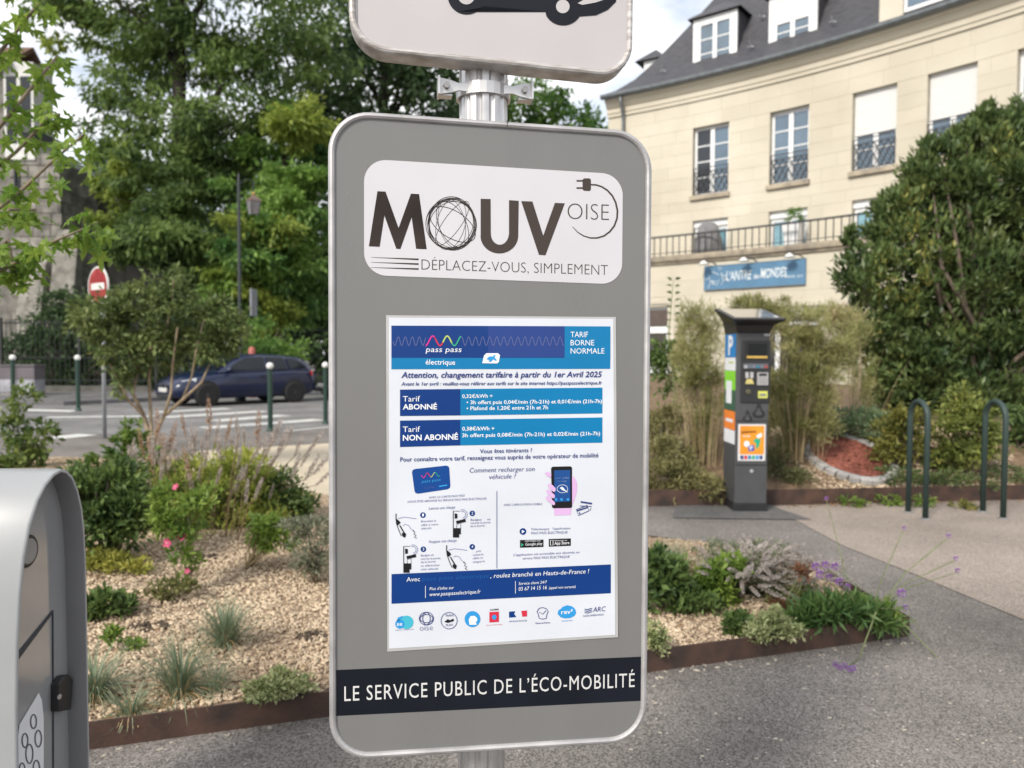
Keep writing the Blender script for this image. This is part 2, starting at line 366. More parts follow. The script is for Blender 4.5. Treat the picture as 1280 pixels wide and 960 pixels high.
# pole, with flutes, standing in the asphalt behind the panels
pole_c = UV(0, 0, -.075); pole_c = Vector((A(603, 545, pole_c.y).x, pole_c.y, 0))
pole = thing('sign_post', 'fluted aluminium post carrying the grey panel and the white car sign', 'post', pole_c)
mb = MB(); prof = []
for k in range(96):
    a = 2*PI*k/96; q = (k % 8)
    r = .046 if q in (0, 1, 2, 3, 4) else (.0425 if q in (5, 7) else .041)
    prof.append((pole_c.x+r*math.cos(a), pole_c.y+r*math.sin(a)))
mb.prism([(x, y, 0) for x, y in prof], (0, 0, 2.75)); mb.build('pole', m_alu, pole)
MB().lathe([(.075,0),(.075,.012),(.055,.03),(.05,.03)], pole_c, 24).build('base_collar', m_alu, pole, smooth=False)
def clamp(zc):
    c = Vector((pole_c.x, pole_c.y, zc)); ex = EU.copy(); ex.z = 0; ex.normalize(); en = PN.copy(); en.z = 0; en.normalize()
    mb = MB(Matrix(((ex.x, en.x, 0, c.x), (ex.y, en.y, 0, c.y), (0, 0, 1, c.z), (0, 0, 0, 1))))
    # rear half-ring and two flared ears
    ring = [(.052*math.cos(rad(a)), .052*math.sin(rad(a))) for a in range(0, 361, 15)]
    inner = [(.047*x/.052, .047*y/.052) for x, y in ring]
    n = len(ring)
    for z0, z1 in ((-.011, .011),):
        mb.add([(x, y, z0) for x, y in ring]+[(x, y, z1) for x, y in ring]+[(x, y, z0) for x, y in inner]+[(x, y, z1) for x, y in inner],
               [(i, i+1, n+i+1, n+i) for i in range(n-1)]+[(n+i, n+i+1, 3*n+i+1, 3*n+i) for i in range(n-1)]+[(2*n+i, 2*n+i+1, i+1, i) for i in range(n-1)])
    for s in (-1, 1):
        q = [(s*.034,-.008),(s*.050,-.0065),(s*.064,-.011),(s*.086,-.015),(s*.086,.015),(s*.064,.011),(s*.050,.0065),(s*.034,.008)]
        mb.prism([(x, .034, z) for x, z in q], (0, .005, 0)); mb.box(s*.087-.002, s*.087+.002, .010, .046, -.0165, .0165)
        mb.box(min(s*.062,s*.085), max(s*.062,s*.085), .012, .034, -.0155, -.0130)
    mb.prism([(.040*math.cos(rad(a)), .024+.022*math.sin(rad(a)), -.012) for a in range(0, 181, 20)], (0, 0, .024))
    br = mb.build('clamp', m_alu, pole)
    for s in (-1, 1):
        b = MB(Matrix(((ex.x, en.x, 0, c.x), (ex.y, en.y, 0, c.y), (0, 0, 1, c.z), (0, 0, 0, 1))))
        b.tube([(s*.073,.030,0),(s*.073,.047,0)], .0062, 6); b.build('bolt', M('steel_bolt', (.35,.34,.33), .4, .1, 30, metal=.9), br)
z_top = PT(610, 112).z
clamp(z_top+.013); clamp(PT(610, 240).z); clamp(PT(610, 860).z)

# grey information panel
x0, x1, y0, y1 = -.289, .3065, -.588, .5755
panel = thing('information_panel', 'tall grey charging information panel with rounded corners and aluminium edge', 'sign', UV(0, -.588, -.015))
fw = .012
mb = MB(); front = rrect(x0+fw, x1-fw, y0+fw, y1-fw, .062, 10)
mb.prism([UV(*p, -.022) for p in front], PN*.022); mb.build('panel_face', m_panel, panel)
rim('edge_trim', x0+fw, x1-fw, y0+fw, y1-fw, .062, [(-.0004,-.024),(-.0004,.0012),(.0012,.0042),(.0045,.0062),(.0082,.0052),(.0110,.0022),(.0120,-.003),(.0120,-.024)], m_edge, panel)
MB().hexa([UV(u, v, d) for d in (.0008, .0066) for u, v in ((.0290, y1-.0105), (.0300, y1-.0105), (.0300, y1+.0004), (.0290, y1+.0004))]).build('trim_joint', M('joint_dark', (.05,.05,.05), .7), panel)
# logo plate
pts = []
LX0, LX1, LY0, LY1 = -.2265, .2500, .2868, .4925
mb = MB(); mb.prism([UV(*p, .0002) for p in rrect(LX0, LX1, LY0, LY1, .040, 10)], PN*.0006); logo = mb.build('logo_plate', m_decal, panel)
D1 = .0012
def z1(x, y): return (440+x/3.556, 190+y/3.556)
m_ink2 = M('brown_print', (.060,.048,.042), .5, .2, 6, spec=.12, col2=(.055,.044,.04))
shape('letter', [z1(*p) for p in [(75,419),(113,174),(149,176),(207,338),(262,185),(298,187),(332,432),(285,430),(265,290),(215,431),(197,430),(144,282),(123,421)]], m_ink, logo, D1)
u_out = [(572,208),(616,209),(617,360)]+[(657-40*math.cos(rad(a)), 362+50*math.sin(rad(a))) for a in range(10, 171, 10)]+[(698,365),(698,214),(741,217),(739,375)]+[(655+84*math.cos(rad(a)), 372+79*math.sin(rad(a))) for a in range(5, 176, 10)]+[(572,365)]
shape('letter', [z1(*p) for p in u_out], m_ink2, logo, D1)
shape('letter', [z1(*p) for p in [(752,218),(802,220),(850,372),(902,226),(946,228),(860,459),(831,457)]], m_ink2, logo, D1)
mb = MB(); rr = random.Random(3)                       # the O: a ball of thin scribbled loops
for k in range(13):
    a = rr.uniform(0, 360); ca, sa = math.cos(rad(a)), math.sin(rad(a)); R1 = rr.uniform(107, 118); R2 = R1*(rr.uniform(.86, .99) if k < 8 else rr.uniform(.3, .6))
    ox, oy = rr.uniform(-4, 4), rr.uniform(-5, 5)
    pp = [z1(443+ox+.97*(R1*math.cos(2*PI*i/44)*ca-R2*math.sin(2*PI*i/44)*sa), 318+oy+1.02*(R1*math.cos(2*PI*i/44)*sa+R2*math.sin(2*PI*i/44)*ca)) for i in range(44)]
    band('', pp, rr.uniform(.45, .8), None, None, D1+.00001*k, closed=True, mb=mb)
mb.build('scribbled_ball', m_ink, logo)
write('OISE', z1(958,299), z1(1142,304), 20.5, m_ink2, logo, D1, bold=-.022, res=4)
write('DÉPLACEZ-VOUS, SIMPLEMENT', z1(309,523), z1(1137,547), 13.2, m_ink2, logo, D1, bold=-.018, res=3)
for a, b in (((85,468),(296,477)), ((84,490),(296,498)), ((82,513),(296,520))):
    band('speed_line', [z1(*a), z1(*b)], [.25, 2.0], m_ink, logo, D1)
shape('plug', [z1(*p) for p in [(1031,117),(1056,117),(1062,123),(1062,167),(1056,173),(1031,172),(1025,166),(1025,123)]], m_ink2, logo, D1)
for yy in (128, 160): band('plug_pin', [z1(998,yy), z1(1026,yy)], 2.0, m_ink2, logo, D1)
cable = [(1060,145),(1085,146),(1110,154),(1135,170),(1157,194),(1172,224),(1180,260),(1178,295),(1166,328),(1146,354),(1120,373),(1090,382),(1060,382),(1030,373),(1004,357),(988,340),(979,331)]
band('cable', [z1(*p) for p in cable], [1.8,1.9,2,2.1,2.1,2.2,2.2,2.2,2.2,2.1,2,1.9,1.7,1.4,1.1,.8,.4], m_ink2, logo, D1)
# slogan band
shape('slogan_band', [(419.6,837.6),(419.8,895),(802.6,875.9),(802.8,820.8)], m_navy, panel, .0005)
m_slogan = M('slogan_print', (.62,.62,.62), .4, .05, 10)
write("LE SERVICE PUBLIC DE L’ÉCO-MOBILITÉ", (430.4,876.4), (793.3,858.6), 18.2, m_slogan, panel, .0011, bold=0, res=3, spacing=1.12)

# white sign above with the charging-car pictogram
ev = thing('road_sign', 'white square road sign with black electric car pictogram above grey panel', 'sign', UV(0, .62, -.02))
SK = -.0225                                             # this plate hangs a touch lower at its right end
def UVs(u, v, d=0.0): return PO+EU*u+EV*(v+SK*u)+PN*d
su0 = P2(436, 20)[0]; su1 = P2(791, 20)[0]; sv0 = P2(468.8,65)[1]-SK*P2(468.8,65)[0]-.001
mb = MB(); mb.prism([UVs(*p, -.03) for p in rrect(su0+.011, su1-.011, sv0+.011, sv0+.515, .055, 10)], PN*.030); mb.build('sign_face', m_signwhite, ev)
m_grime = M('weathered_edge', (.56,.545,.54), .45, .25, 26, metal=.3, col2=(.30,.27,.25), stretch=(1, 1, 6))
rim('edge_trim', su0+.011, su1-.011, sv0+.011, sv0+.515, .055, [(-.0004,-.036),(-.0004,.0015),(.0016,.0040),(.0050,.0050),(.0086,.0035),(.011,-.001),(.011,-.040)], m_grime, ev, UVs)
band('border_line', [P for P in [(446,-30),(446.5,30),(449,46),(457,56),(468,60.5),(600,73.5),(756,91),(772,90),(781,82),(784.5,68),(785.5,-30)]], .8, M('grey_line', (.2,.19,.19), .5), ev, .001)
m_icon = M('icon_black', (.010,.012,.020), .55, .2, 5, spec=.2)
shape('car_pictogram', [(560,-4)]+arc(583.5,-6,24,24,170,30,14)+[(603.5,6.5),(682,14.8)]+arc(704,7.2,24.5,24.5,150,35,12)+[(724,20.5),(745,19),(760,12),(770,2),(773,-20),(760,-50),(700,-62),(660,-108),(590,-112),(558,-70),(548,-66),(545,-12)], m_icon, ev, .0009)
for cx, cy, r in ((583,-5,10.5),(703.5,8,8.5)): shape('hub', arc(cx, cy, r, r, 0, 345, 23), m_signwhite, ev, .0015)
shape('headlight', [(722,4),(736,-4),(760,-8),(762,-3),(745,3),(728,6)], m_signwhite, ev, .0015)

# ================================================================ LAMINATED NOTICE on the panel
notice = thing('tariff_notice', 'laminated white and blue tariff notice stuck on the grey panel', 'notice', PT(628, 800, .001))
pm = dict(rough=.3, var=.04, scale=6, coat=.12, spec=.18, bump=.08, bscale=9)
p_lam = M('laminate_film', (.42,.42,.42), .15, .06, 6, spec=.5, coat=.4, bump=.1, bscale=25)
p_white = M('paper_white', (.60,.63,.69), **pm); p_navy = M('print_navy', (.005,.038,.185), **pm); p_teal = M('print_teal', (.004,.17,.38), **pm)
p_violet = M('print_violet', (.020,.050,.21), **pm); p_txt = M('print_text_navy', (.030,.045,.19), **pm); p_grey = M('print_grey_blue', (.10,.12,.28), **pm)
p_blk = M('print_black', (.012,.012,.014), **pm); p_tw = M('print_white', (.74,.76,.80), **pm); p_pink = M('print_pink', (.62,.40,.66), **pm)
p_red = M('print_red', (.55,.03,.06), **pm); p_sky = M('print_sky_blue', (.03,.28,.62), **pm); p_yg = M('print_yellow_green', (.45,.55,.12), **pm); p_grn = M('print_green', (.03,.35,.2), **pm); p_mag = M('print_magenta', (.6,.03,.25), **pm)
def sheetmesh(name, c, mat, d, curl=0):
    tl, tr, bl, br = c; n = 14; mb = MB(); vs = []
    for j in range(n+1):
        for i in range(n+1):
            s, t = i/n, j/n; x = (tl[0]*(1-s)+tr[0]*s)*(1-t)+(bl[0]*(1-s)+br[0]*s)*t; y = (tl[1]*(1-s)+tr[1]*s)*(1-t)+(bl[1]*(1-s)+br[1]*s)*t
            k = curl*max(0, s+t-1.75)**2*16
            vs.append(PT(x, y, d+k))
    mb.add(vs, [(j*(n+1)+i, j*(n+1)+i+1, (j+1)*(n+1)+i+1, (j+1)*(n+1)+i) for j in range(n) for i in range(n)]); return mb.build(name, mat, notice, smooth=True)
sheetmesh('laminate', [(482.5,394),(769.8,396.2),(484,814.6),(772.6,796.5)], p_lam, .0012, .001)
sheetmesh('paper', [(486,397),(766.6,398.6),(486.2,810.8),(769,793.6)], p_white, .0016, .001)
E1, E2 = .0021, .0026
def za(x, y): return (470+x/4, 390+y/4)
def zb(x, y): return (470+x/4, 600+y/4)
def zc(x, y): return (480+x/6, 570+y/6)
def zd(x, y): return (620+x/6, 570+y/6)
def ze(x, y): return (480+x/4.267, 690+y/4.267)
NU = EV
def nw(body, a, b, cap, mat, z, d=E2, **k): return write(body, z(*a), z(*b), cap, mat, notice, d, **k)
def ns(name, pts, mat, z, d=E1): return shape(name, [z(*p) for p in pts], mat, notice, d)
ns('header_strip', [(77,226),(77,286),(1171,284),(1172,226)], p_teal, za)
ns('header_block', [(77,68),(77,229),(943,229),(943,71)], p_navy, za, E1+.0002)
ns('header_block', [(560,70),(560,228),(943,228),(943,71.5)], p_violet, za, E1+.0004)
ns('header_corner', [(943,70.8),(943,232),(1172,232),(1172,72)], p_teal, za, E1+.0002)
wv = [(x, 146+22*math.sin((x-85)/5.6)) for x in range(85, 940, 2)]
band('wave_line', [za(*p) for p in wv if p[0] < 250], .9, p_grey, notice, E2+.0002); band('wave_line', [za(*p) for p in wv if p[0] > 424], .9, p_grey, notice, E2+.0002)
for c, a, b in ((p_mag,248,296),(p_red,292,336),(p_yg,332,380),(p_grn,376,424)): band('wave_line', [za(x, 144+24*math.sin((x-85)/11.5)) for x in range(a, b+1, 3)], 1.7, c, notice, E2+.0002)
nw('pass pass', (248,200), (428,200), 6.6, p_tw, za, shear=.15, d=E2+.0002)
nw('électrique', (248,262), (396,264), 6.2, p_tw, za, bold=.008)
ns('plug_badge', [(531,256),(540,218),(552,206),(610,206),(620,216),(614,250),(606,257)], p_tw, za, E2)
ns('plug_shape', [(552,236),(566,222),(585,222),(592,214),(598,218),(592,226),(604,240),(598,244),(586,236),(574,250),(562,246),(568,240)], p_sky, za, E2+.0005)
nw('TARIF', (973,126), (1060,126), 6.8, p_tw, za); nw('BORNE', (973,167), (1091,167), 6.8, p_tw, za); nw('NORMALE', (973,208), (1142,208), 6.8, p_tw, za)
nw('Attention, changement tarifaire à partir du 1er Avril 2025', (126,329), (1130,325), 7.2, p_txt, za, bold=.016, shear=.2)
nw('Avant le 1er avril : veuillez-vous référer aux tarifs sur le site internet https://passpasselectrique.fr', (126,368), (1130,362), 4.4, p_txt, za, bold=.010, shear=.2)
for y0_, t in ((0, 1), (1, 2)):
    if t == 1: q = [(120,388),(120,520),(422,517),(422,385)]; q2 = [(422,385),(422,517),(1132,507),(1132,378)]
    else: q = [(120,543),(120,675),(422,667),(422,538)]; q2 = [(422,538),(422,667),(1132,653),(1132,527)]
    ns('tariff_box', q, p_navy, za); ns('tariff_box', q2, p_teal, za)
nw('Tarif', (134,448), (220,447), 6.8, p_tw, za); nw('ABONNÉ', (134,487), (305,486), 6.4, p_tw, za, bold=.022)
nw('0,32€/kWh +', (431,430), (583,428), 4.4, p_tw, za, bold=.014)
nw('• 3h offert puis 0,04€/min (7h-21h) et 0,01€/min (21h-7h)', (453,461), (1130,455), 4.6, p_tw, za, bold=.014)
nw('• Plafond de 1,20€ entre 21h et 7h', (453,491), (860,486), 4.6, p_tw, za, bold=.014)
nw('Tarif', (134,600), (220,599), 6.8, p_tw, za); nw('NON ABONNÉ', (134,643), (410,637), 6.8, p_tw, za, bold=.022)
nw('0,38€/kWh +', (431,593), (592,591), 4.6, p_tw, za, bold=.014)
nw('3h offert puis 0,08€/min (7h-21h) et 0,02€/min (21h-7h)', (431,626), (1121,616), 4.6, p_tw, za, bold=.014)
nw('Vous êtes itinérants ?', (519,706), (780,700), 5.0, p_txt, za, bold=.008)
nw('Pour connaître votre tarif, renseignez vous auprès de votre opérateur de mobilité', (121,748), (1112,726), 5.4, p_txt, za, bold=.008)
nw('Comment recharger son', (468,803), (793,795), 5.8, p_txt, za, shear=.2, bold=-.006); nw('véhicule ?', (566,836), (700,831), 5.8, p_txt, za, shear=.2, bold=-.006)
# transport card
cq = []
tl, tr, br_, bl = (207,100), (488,69), (499,246), (232,286)
for s, t in [(.09,0),(.91,0),(.98,.04),(1,.13),(1,.87),(.98,.96),(.91,1),(.09,1),(.02,.96),(0,.87),(0,.13),(.02,.04)]:
    cq.append(((tl[0]*(1-s)+tr[0]*s)*(1-t)+(bl[0]*(1-s)+br_[0]*s)*t, (tl[1]*(1-s)+tr[1]*s)*(1-t)+(bl[1]*(1-s)+br_[1]*s)*t))
ns('travel_card', cq, M('print_card_blue', (.008,.055,.24), **pm), zc)
for c, a, b in ((p_mag,280,316),(p_red,314,350),(p_yg,348,384),(p_grn,382,420)): band('wave_line', [zc(x, 148-.09*(x-280)+16*math.sin(x/9.0)) for x in range(a, b, 3)], .8, c, notice, E2)
nw('pass pass', (282,202), (425,186), 3.4, p_sky, zc, shear=.15); nw('Hauts-de-France', (300,246), (380,236), 1.6, p_grey, zc); band('card_stripe', [zc(412,228), zc(474,218)], 1.6, p_sky, notice, E2)
nw('AVEC LA CARTE PASS PASS', (336,318), (605,303), 2.5, p_grey, zc, shear=.15); nw('(VOUS ÊTES ABONNÉ AU SERVICE PASS PASS ÉLECTRIQUE)', (176,350), (768,325), 2.5, p_grey, zc, shear=.15)
nw('Lancez une charge', (336,402), (533,392), 3.2, p_grey, zc, shear=.15); nw('Stoppez une charge', (336,652), (544,641), 3.2, p_grey, zc, shear=.15)
band('divider_line', [zc(846,262), zc(846,842)], .7, p_grey, notice, E2)
for k, (cx, cy) in enumerate([(292,443),(662,430),(295,699),(662,681)]):
    ns('step_dot', arc(cx, cy, 21, 21, 0, 345, 23), p_navy, zc, E1); nw(str(k+1), (cx-6, cy+10), (cx+7, cy+9), 3.4, p_tw, zc)
for lines, x, ys, xe in ((('Branchez le','câble à votre','véhicule.'),277,(497,524,551),(390,405,356)), (('Badgez     et','ouvrez la porte','de la borne.'),648,(486,509,533),(798,798,757)),
                         (('Badgez et','ouvrez la porte','de la borne','ou débranchez','côté véhicule'),275,(753,778,803,830,857),(372,422,386,416,406)), (('… puis','retirez le','câble et','rangez-le'),665,(723,749,774,801),(726,745,740,755))):
    for b_, y_, e_ in zip(lines, ys, xe): nw(b_, (x, y_), (e_, y_-6), 2.4, p_grey, zc, shear=.12)
for ox, oy in ((0,0),(380,237)):                       # hand plugging in the lead
    band('drawing_line', [zc(ox+90+a, oy+b) for a, b in ((0,432),(-1,470),(4,510),(22,560),(40,600))], [1.1,.9,.8,.8,.8], p_blk, notice, E2)
    ns('drawing_fill', [(ox+92,oy+470),(ox+112,oy+484),(ox+124,oy+500),(ox+108,oy+516),(ox+96,oy+520)], p_blk, zc, E2)
    ns('drawing_fill', [(ox+135,oy+578),(ox+152,oy+570),(ox+166,oy+586),(ox+158,oy+612),(ox+142,oy+606),(ox+134,oy+592)], p_blk, zc, E2)
    band('drawing_line', [zc(ox+a, oy+b) for a, b in ((105,468),(150,458),(200,464),(243,470))], .5, p_grey, notice, E2)
    band('drawing_line', [zc(ox+a, oy+b) for a, b in ((140,520),(160,512),(185,520),(200,545),(225,560))], .5, p_grey, notice, E2)
    band('drawing_line', [zc(ox+a, oy+b) for a, b in ((118,520),(138,556),(150,575))], 1.4, p_blk, notice, E2)
    band('drawing_line', [zc(ox+a, oy+b) for a, b in ((215,558),(232,574),(222,584),(240,594),(228,606),(244,616))], .9, p_blk, notice, E2)
for ox, oy in ((0,0),(-372,264)):                      # badge held at the station
    band('drawing_line', [zc(ox+519, oy+413), zc(ox+519, oy+545)], .8, p_blk, notice, E2); band('drawing_line', [zc(ox+519, oy+413), zc(ox+570, oy+413)], .5, p_blk, notice, E2)
    ns('drawing_fill', [(ox+530,oy+430),(ox+530,oy+470),(ox+550,oy+466),(ox+550,oy+434)], p_blk, zc, E2)
    ns('drawing_fill', [(ox+540,oy+487),(ox+544,oy+508),(ox+613,oy+494),(ox+610,oy+472)], p_blk, zc, E2)
    ns('drawing_fill', [(ox+517,oy+541),(ox+517,oy+611),(ox+563,oy+611),(ox+563,oy+586),(ox+576,oy+586),(ox+576,oy+541)], p_blk, zc, E2)
    band('drawing_line', [zc(*p) for p in arc(ox+590, oy+438, 34, 36, -120, 90, 12)], .5, p_grey, notice, E2); band('drawing_line', [zc(*p) for p in arc(ox+590, oy+438, 22, 24, -120, 90, 10)], .5, p_grey, notice, E2)
    band('drawing_line', [zc(*p) for p in ((ox+545,oy+545),(ox+545,oy+512),(ox+575,oy+505),(ox+575,oy+541))], .5, p_blk, notice, E2)
# phone in a hand
ns('hand', [(540,130),(590,160),(608,200),(606,270),(588,330),(565,385),(562,442),(438,446),(436,392),(520,330)], p_pink, zd, E1)
ns('phone', [(424,80),(560,77),(570,88),(571,380),(562,390),(430,392),(420,383),(413,92)], p_blk, zd, E1+.0003)
ns('phone_screen', [(436,108),(556,105),(557,340),(440,346)], M('print_screen', (.014,.07,.25), **pm), zd, E2)
for a in ([(365,125),(392,118),(415,135),(413,165),(385,150)], [(388,212),(410,205),(446,240),(448,262),(432,270),(400,245)], [(376,258),(396,252),(440,292),(442,312),(428,318),(392,292)], [(372,308),(390,300),(440,345),(444,362),(430,370),(384,332)]): ns('finger', a, p_pink, zd, E2+.0003)
nw('pass pass', (440,172), (545,168), 2.4, p_tw, zd, shear=.15); nw('électrique', (458,194), (528,192), 1.7, p_tw, zd)
band('app_ring', [zd(*p) for p in arc(498, 246, 40, 30, 0, 345, 23)], .5, p_tw, notice, E2+.0004, closed=True)
ns('app_plug', [(478,240),(494,230),(508,240),(518,254),(540,272),(532,272),(512,260),(500,258),(490,250)], p_tw, zd, E2+.0004)
for x in (450, 491, 540): ns('app_icon', arc(x, 326, 11, 10, 0, 330, 11), p_sky, zd, E2+.0004)
nw("AVEC L'APPLICATION MOBILE", (57,374), (346,367), 2.5, p_grey, zd, shear=.15)
band('card_icon', [zd(635,344), zd(720,357)], 2.0, p_txt, notice, E2); band('card_icon', [zd(*p) for p in ((602,402),(684,370),(698,410),(618,446))], .9, p_txt, notice, E2, closed=True)
band('card_icon', [zd(606,412), zd(690,384)], 1.6, p_txt, notice, E2); band('card_icon', [zd(*p) for p in ((628,374),(716,378),(706,408))], .8, p_txt, notice, E2); ns('card_chip', arc(626, 428, 6, 6, 0, 330, 11), p_txt, zd, E2)
ns('play_dot', arc(202, 566, 25, 25, 0, 345, 23), p_navy, zd); ns('play_mark', [(194,554),(194,580),(216,566)], p_tw, zd, E2)
nw("Téléchargez   l'application", (262,557), (557,548), 2.6, p_grey, zd, shear=.15); nw('PASS PASS ÉLECTRIQUE', (262,587), (537,580), 2.9, p_grey, zd, shear=.15)
ns('store_badge', [(180,630),(180,688),(356,682),(356,627)], p_blk, zd); ns('store_badge', [(396,622),(396,680),(561,673),(561,618)], p_blk, zd)
nw('DISPONIBLE SUR', (218,643), (335,640), 1.6, p_tw, zd); nw('Google play', (220,672), (348,666), 3.4, p_tw, zd); ns('store_mark', [(188,652),(188,680),(208,666)], p_grn, zd, E2)
nw('Télécharger sur', (436,640), (534,636), 1.7, p_tw, zd); nw('App Store', (438,666), (550,660), 3.6, p_tw, zd, bold=.01); band('store_mark', [zd(*p) for p in ((408,632),(428,631),(428,668),(408,669))], .7, p_tw, notice, E2, closed=True)
nw("L'application est accessible aux abonnés au", (131,750), (625,728), 2.8, p_grey, zd, shear=.15); nw('service PASS PASS ÉLECTRIQUE', (198,776), (553,762), 2.8, p_grey, zd, shear=.15)
ns('footer_band', [(40,118),(40,276),(1210,220),(1210,66)], p_navy, ze)
nw('Avec', (120,158), (192,155), 5.4, p_tw, ze); nw('pass pass électrique', (203,155), (562,137), 5.4, M('print_mid_blue', (.010,.085,.30), **pm), ze, shear=.1)
nw(', roulez branché en Hauts-de-France !', (567,139), (1094,113), 5.4, p_tw, ze, shear=.15)
band('footer_rule', [ze(221,180), ze(221,246)], .6, p_tw, notice, E2); band('footer_rule', [ze(701,155), ze(701,221)], .6, p_tw, notice, E2)
nw("Plus d'infos sur", (243,204), (373,197), 3.6, p_tw, ze, shear=.15); nw('www.passpasselectrique.fr', (243,236), (515,220), 4.6, p_tw, ze, shear=.15)
nw('Service client 24/7', (718,176), (870,167), 3.4, p_tw, ze, shear=.15); nw('03 67 14 15 16', (718,207), (868,198), 4.6, p_tw, ze, shear=.15); nw('(appel non surtaxé)', (880,198), (1022,191), 3.2, p_tw, ze, shear=.15)
# partner logos
ns('partner_logo', arc(120, 375, 37, 36, 0, 345, 23), M('print_aqua', (.06,.42,.55), **pm), ze, E1); ns('partner_logo', arc(84, 384, 24, 25, 0, 345, 23), p_sky, ze, E1+.0003)
ns('partner_logo', [(66,370),(74,350),(98,341),(104,346),(86,356),(82,372)], p_sky, ze, E1+.0003); nw('se', (68,394), (98,392), 4.6, p_tw, ze, bold=.01); nw('SYNDICAT D’ÉNERGIE OISE', (60,420), (158,414), 1.2, p_grey, ze)
for r_, r2_ in ((38,34),(34,22)): band('partner_logo', [ze(*p) for p in arc(226, 355, r_, r2_, 0, 345, 23)], .8, p_txt, notice, E2, closed=True)
band('partner_logo', [ze(*p) for p in arc(226, 355, 20, 33, 0, 345, 23)], .8, p_txt, notice, E2+.0002, closed=True)
nw('oise', (190,420), (260,416), 7.0, p_grey, ze, bold=-.015)
band('partner_logo', [ze(*p) for p in arc(347, 366, 43, 44, 0, 345, 23)], .7, p_txt, notice, E2, closed=True); nw('TRANS', (326,345), (372,342), 2.6, p_txt, ze); nw('PLAN', (330,396), (366,393), 2.6, p_txt, ze)
ns('partner_logo', [(322,372),(340,358),(352,364),(370,355),(372,368),(352,374),(340,378)], p_blk, ze, E2)
ns('partner_logo', arc(472, 358, 42, 43, 0, 345, 23), p_sky, ze, E1); ns('partner_logo', [(456,388),(452,360),(462,342),(482,340),(496,352),(498,366),(490,372),(494,388)], p_tw, ze, E2)
ns('partner_logo', [(562,320),(562,376),(613,373),(613,318)], p_red, ze, E1); ns('partner_logo', arc(588, 348, 12, 13, 0, 345, 23), p_sky, ze, E2); nw('ADEME', (564,313), (612,310), 2.0, p_blk, ze, bold=.01); nw('Agence de la transition écologique', (546,393), (631,388), 1.3, p_red, ze)
ns('partner_logo', [(667,318),(667,350),(706,347),(694,330),(700,316)], p_navy, ze, E1); ns('partner_logo', [(732,314),(738,345),(763,344),(763,312)], p_red, ze, E1); nw('RÉPUBLIQUE FRANÇAISE', (668,374), (762,369), 1.7, p_txt, ze)
band('partner_logo', [ze(*p) for p in ((816,318),(828,300),(846,296),(866,302),(876,318),(868,334),(866,354),(844,358),(826,352),(824,334))], .8, p_txt, notice, E2, closed=True); band('partner_logo', [ze(*p) for p in ((828,320),(846,332),(864,312))], .7, p_txt, notice, E2); nw('Hauts-de-France', (808,384), (886,380), 2.0, p_txt, ze, bold=.01)
cl = [(926+0,330),(930,312),(944,302),(954,292),(976,284),(998,288),(1012,296),(1022,310),(1024,328),(1014,342),(994,352),(966,354),(942,348)]
ns('partner_logo', cl, p_sky, ze, E1); nw('rev³', (945,332), (1006,328), 5.4, p_tw, ze, bold=.012); nw('Dynamique', (950,371), (1008,366), 1.6, p_sky, ze)
for k in range(3): band('partner_logo', [ze(x, 304+k*9+3*math.sin((x-1070)/8)) for x in range(1070, 1112, 4)], .9, p_txt, notice, E2)
nw('ARC', (1114,320), (1182,315), 6.0, p_txt, ze, shear=.2); nw('AGGLOMÉRATION', (1060,346), (1172,338), 2.2, p_txt, ze, shear=.2)

# ================================================================ CHARGING STATION (left edge of the frame)
CX, CY0, CY1, CZT = -1.14, 1.70, 2.00, 1.135
chg = thing('charging_station', 'light grey arched electric car charging station at the left edge', 'charger', (CX-.2, (CY0+CY1)/2, 0))
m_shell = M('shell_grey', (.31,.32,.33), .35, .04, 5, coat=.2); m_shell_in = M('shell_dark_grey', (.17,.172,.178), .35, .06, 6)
m_front = M('glossy_grey_front', (.30,.305,.31), .09, .05, 5, spec=.8, coat=.6, metal=.15)
CH_OUT = [(1.700,0),(1.701,.35),(1.704,.60),(1.712,.75),(1.724,.86),(1.740,.945),(1.764,1.015),(1.796,1.070),(1.828,1.103),(1.862,1.123),(1.895,1.130),(1.922,1.122),(1.948,1.100),(1.970,1.062),(1.987,1.010),(1.996,.945),(2.0,.87),(2.001,.70),(2.001,.35),(2.001,0)]
def arch(ins):                                          # outline in (y, z), moved inwards by ins
    out = []; n = len(CH_OUT)
    for i, (y, z) in enumerate(CH_OUT):
        a, b = CH_OUT[max(i-1, 0)], CH_OUT[min(i+1, n-1)]; ty, tz = b[0]-a[0], b[1]-a[1]; q = math.hypot(ty, tz)
        out.append((y+tz/q*ins, z-ty/q*ins))
    return out
hw = (CY1-CY0)/2
def loft(name, rings, mat, parent, smooth=True, bevel=0):
    n = len(rings[0]); mb = MB(); mb.add([p for r in rings for p in r], [(i*n+k, i*n+k+1, (i+1)*n+k+1, (i+1)*n+k) for i in range(len(rings)-1) for k in range(n-1)])
    return mb.build(name, mat, parent, smooth=smooth)
oa = lambda x, ins=0: [(x, y, z) for y, z in arch(ins)]
loft('shell', [oa(CX-.42, .0), oa(CX-.006, 0), oa(CX-.001, .002), oa(CX, .006), oa(CX-.001, .0085)], m_shell, chg)
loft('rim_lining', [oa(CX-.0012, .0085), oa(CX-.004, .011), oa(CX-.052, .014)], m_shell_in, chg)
MB().poly(oa(CX-.050, .0135)).build('front_plate', m_front, chg)
XF = CX-.0485
def Pf(px, py, d=0.0):                                  # sight line to the front plate
    r = ray(px, py); t = (XF+d)/r.x; return ORG+r*t
def zf(x, y): return (x/2.526, 580+y/2.526)
fp = lambda name, pts, mat, d: MB().poly([Pf(*zf(*p), d) for p in pts]).build(name, mat, chg)
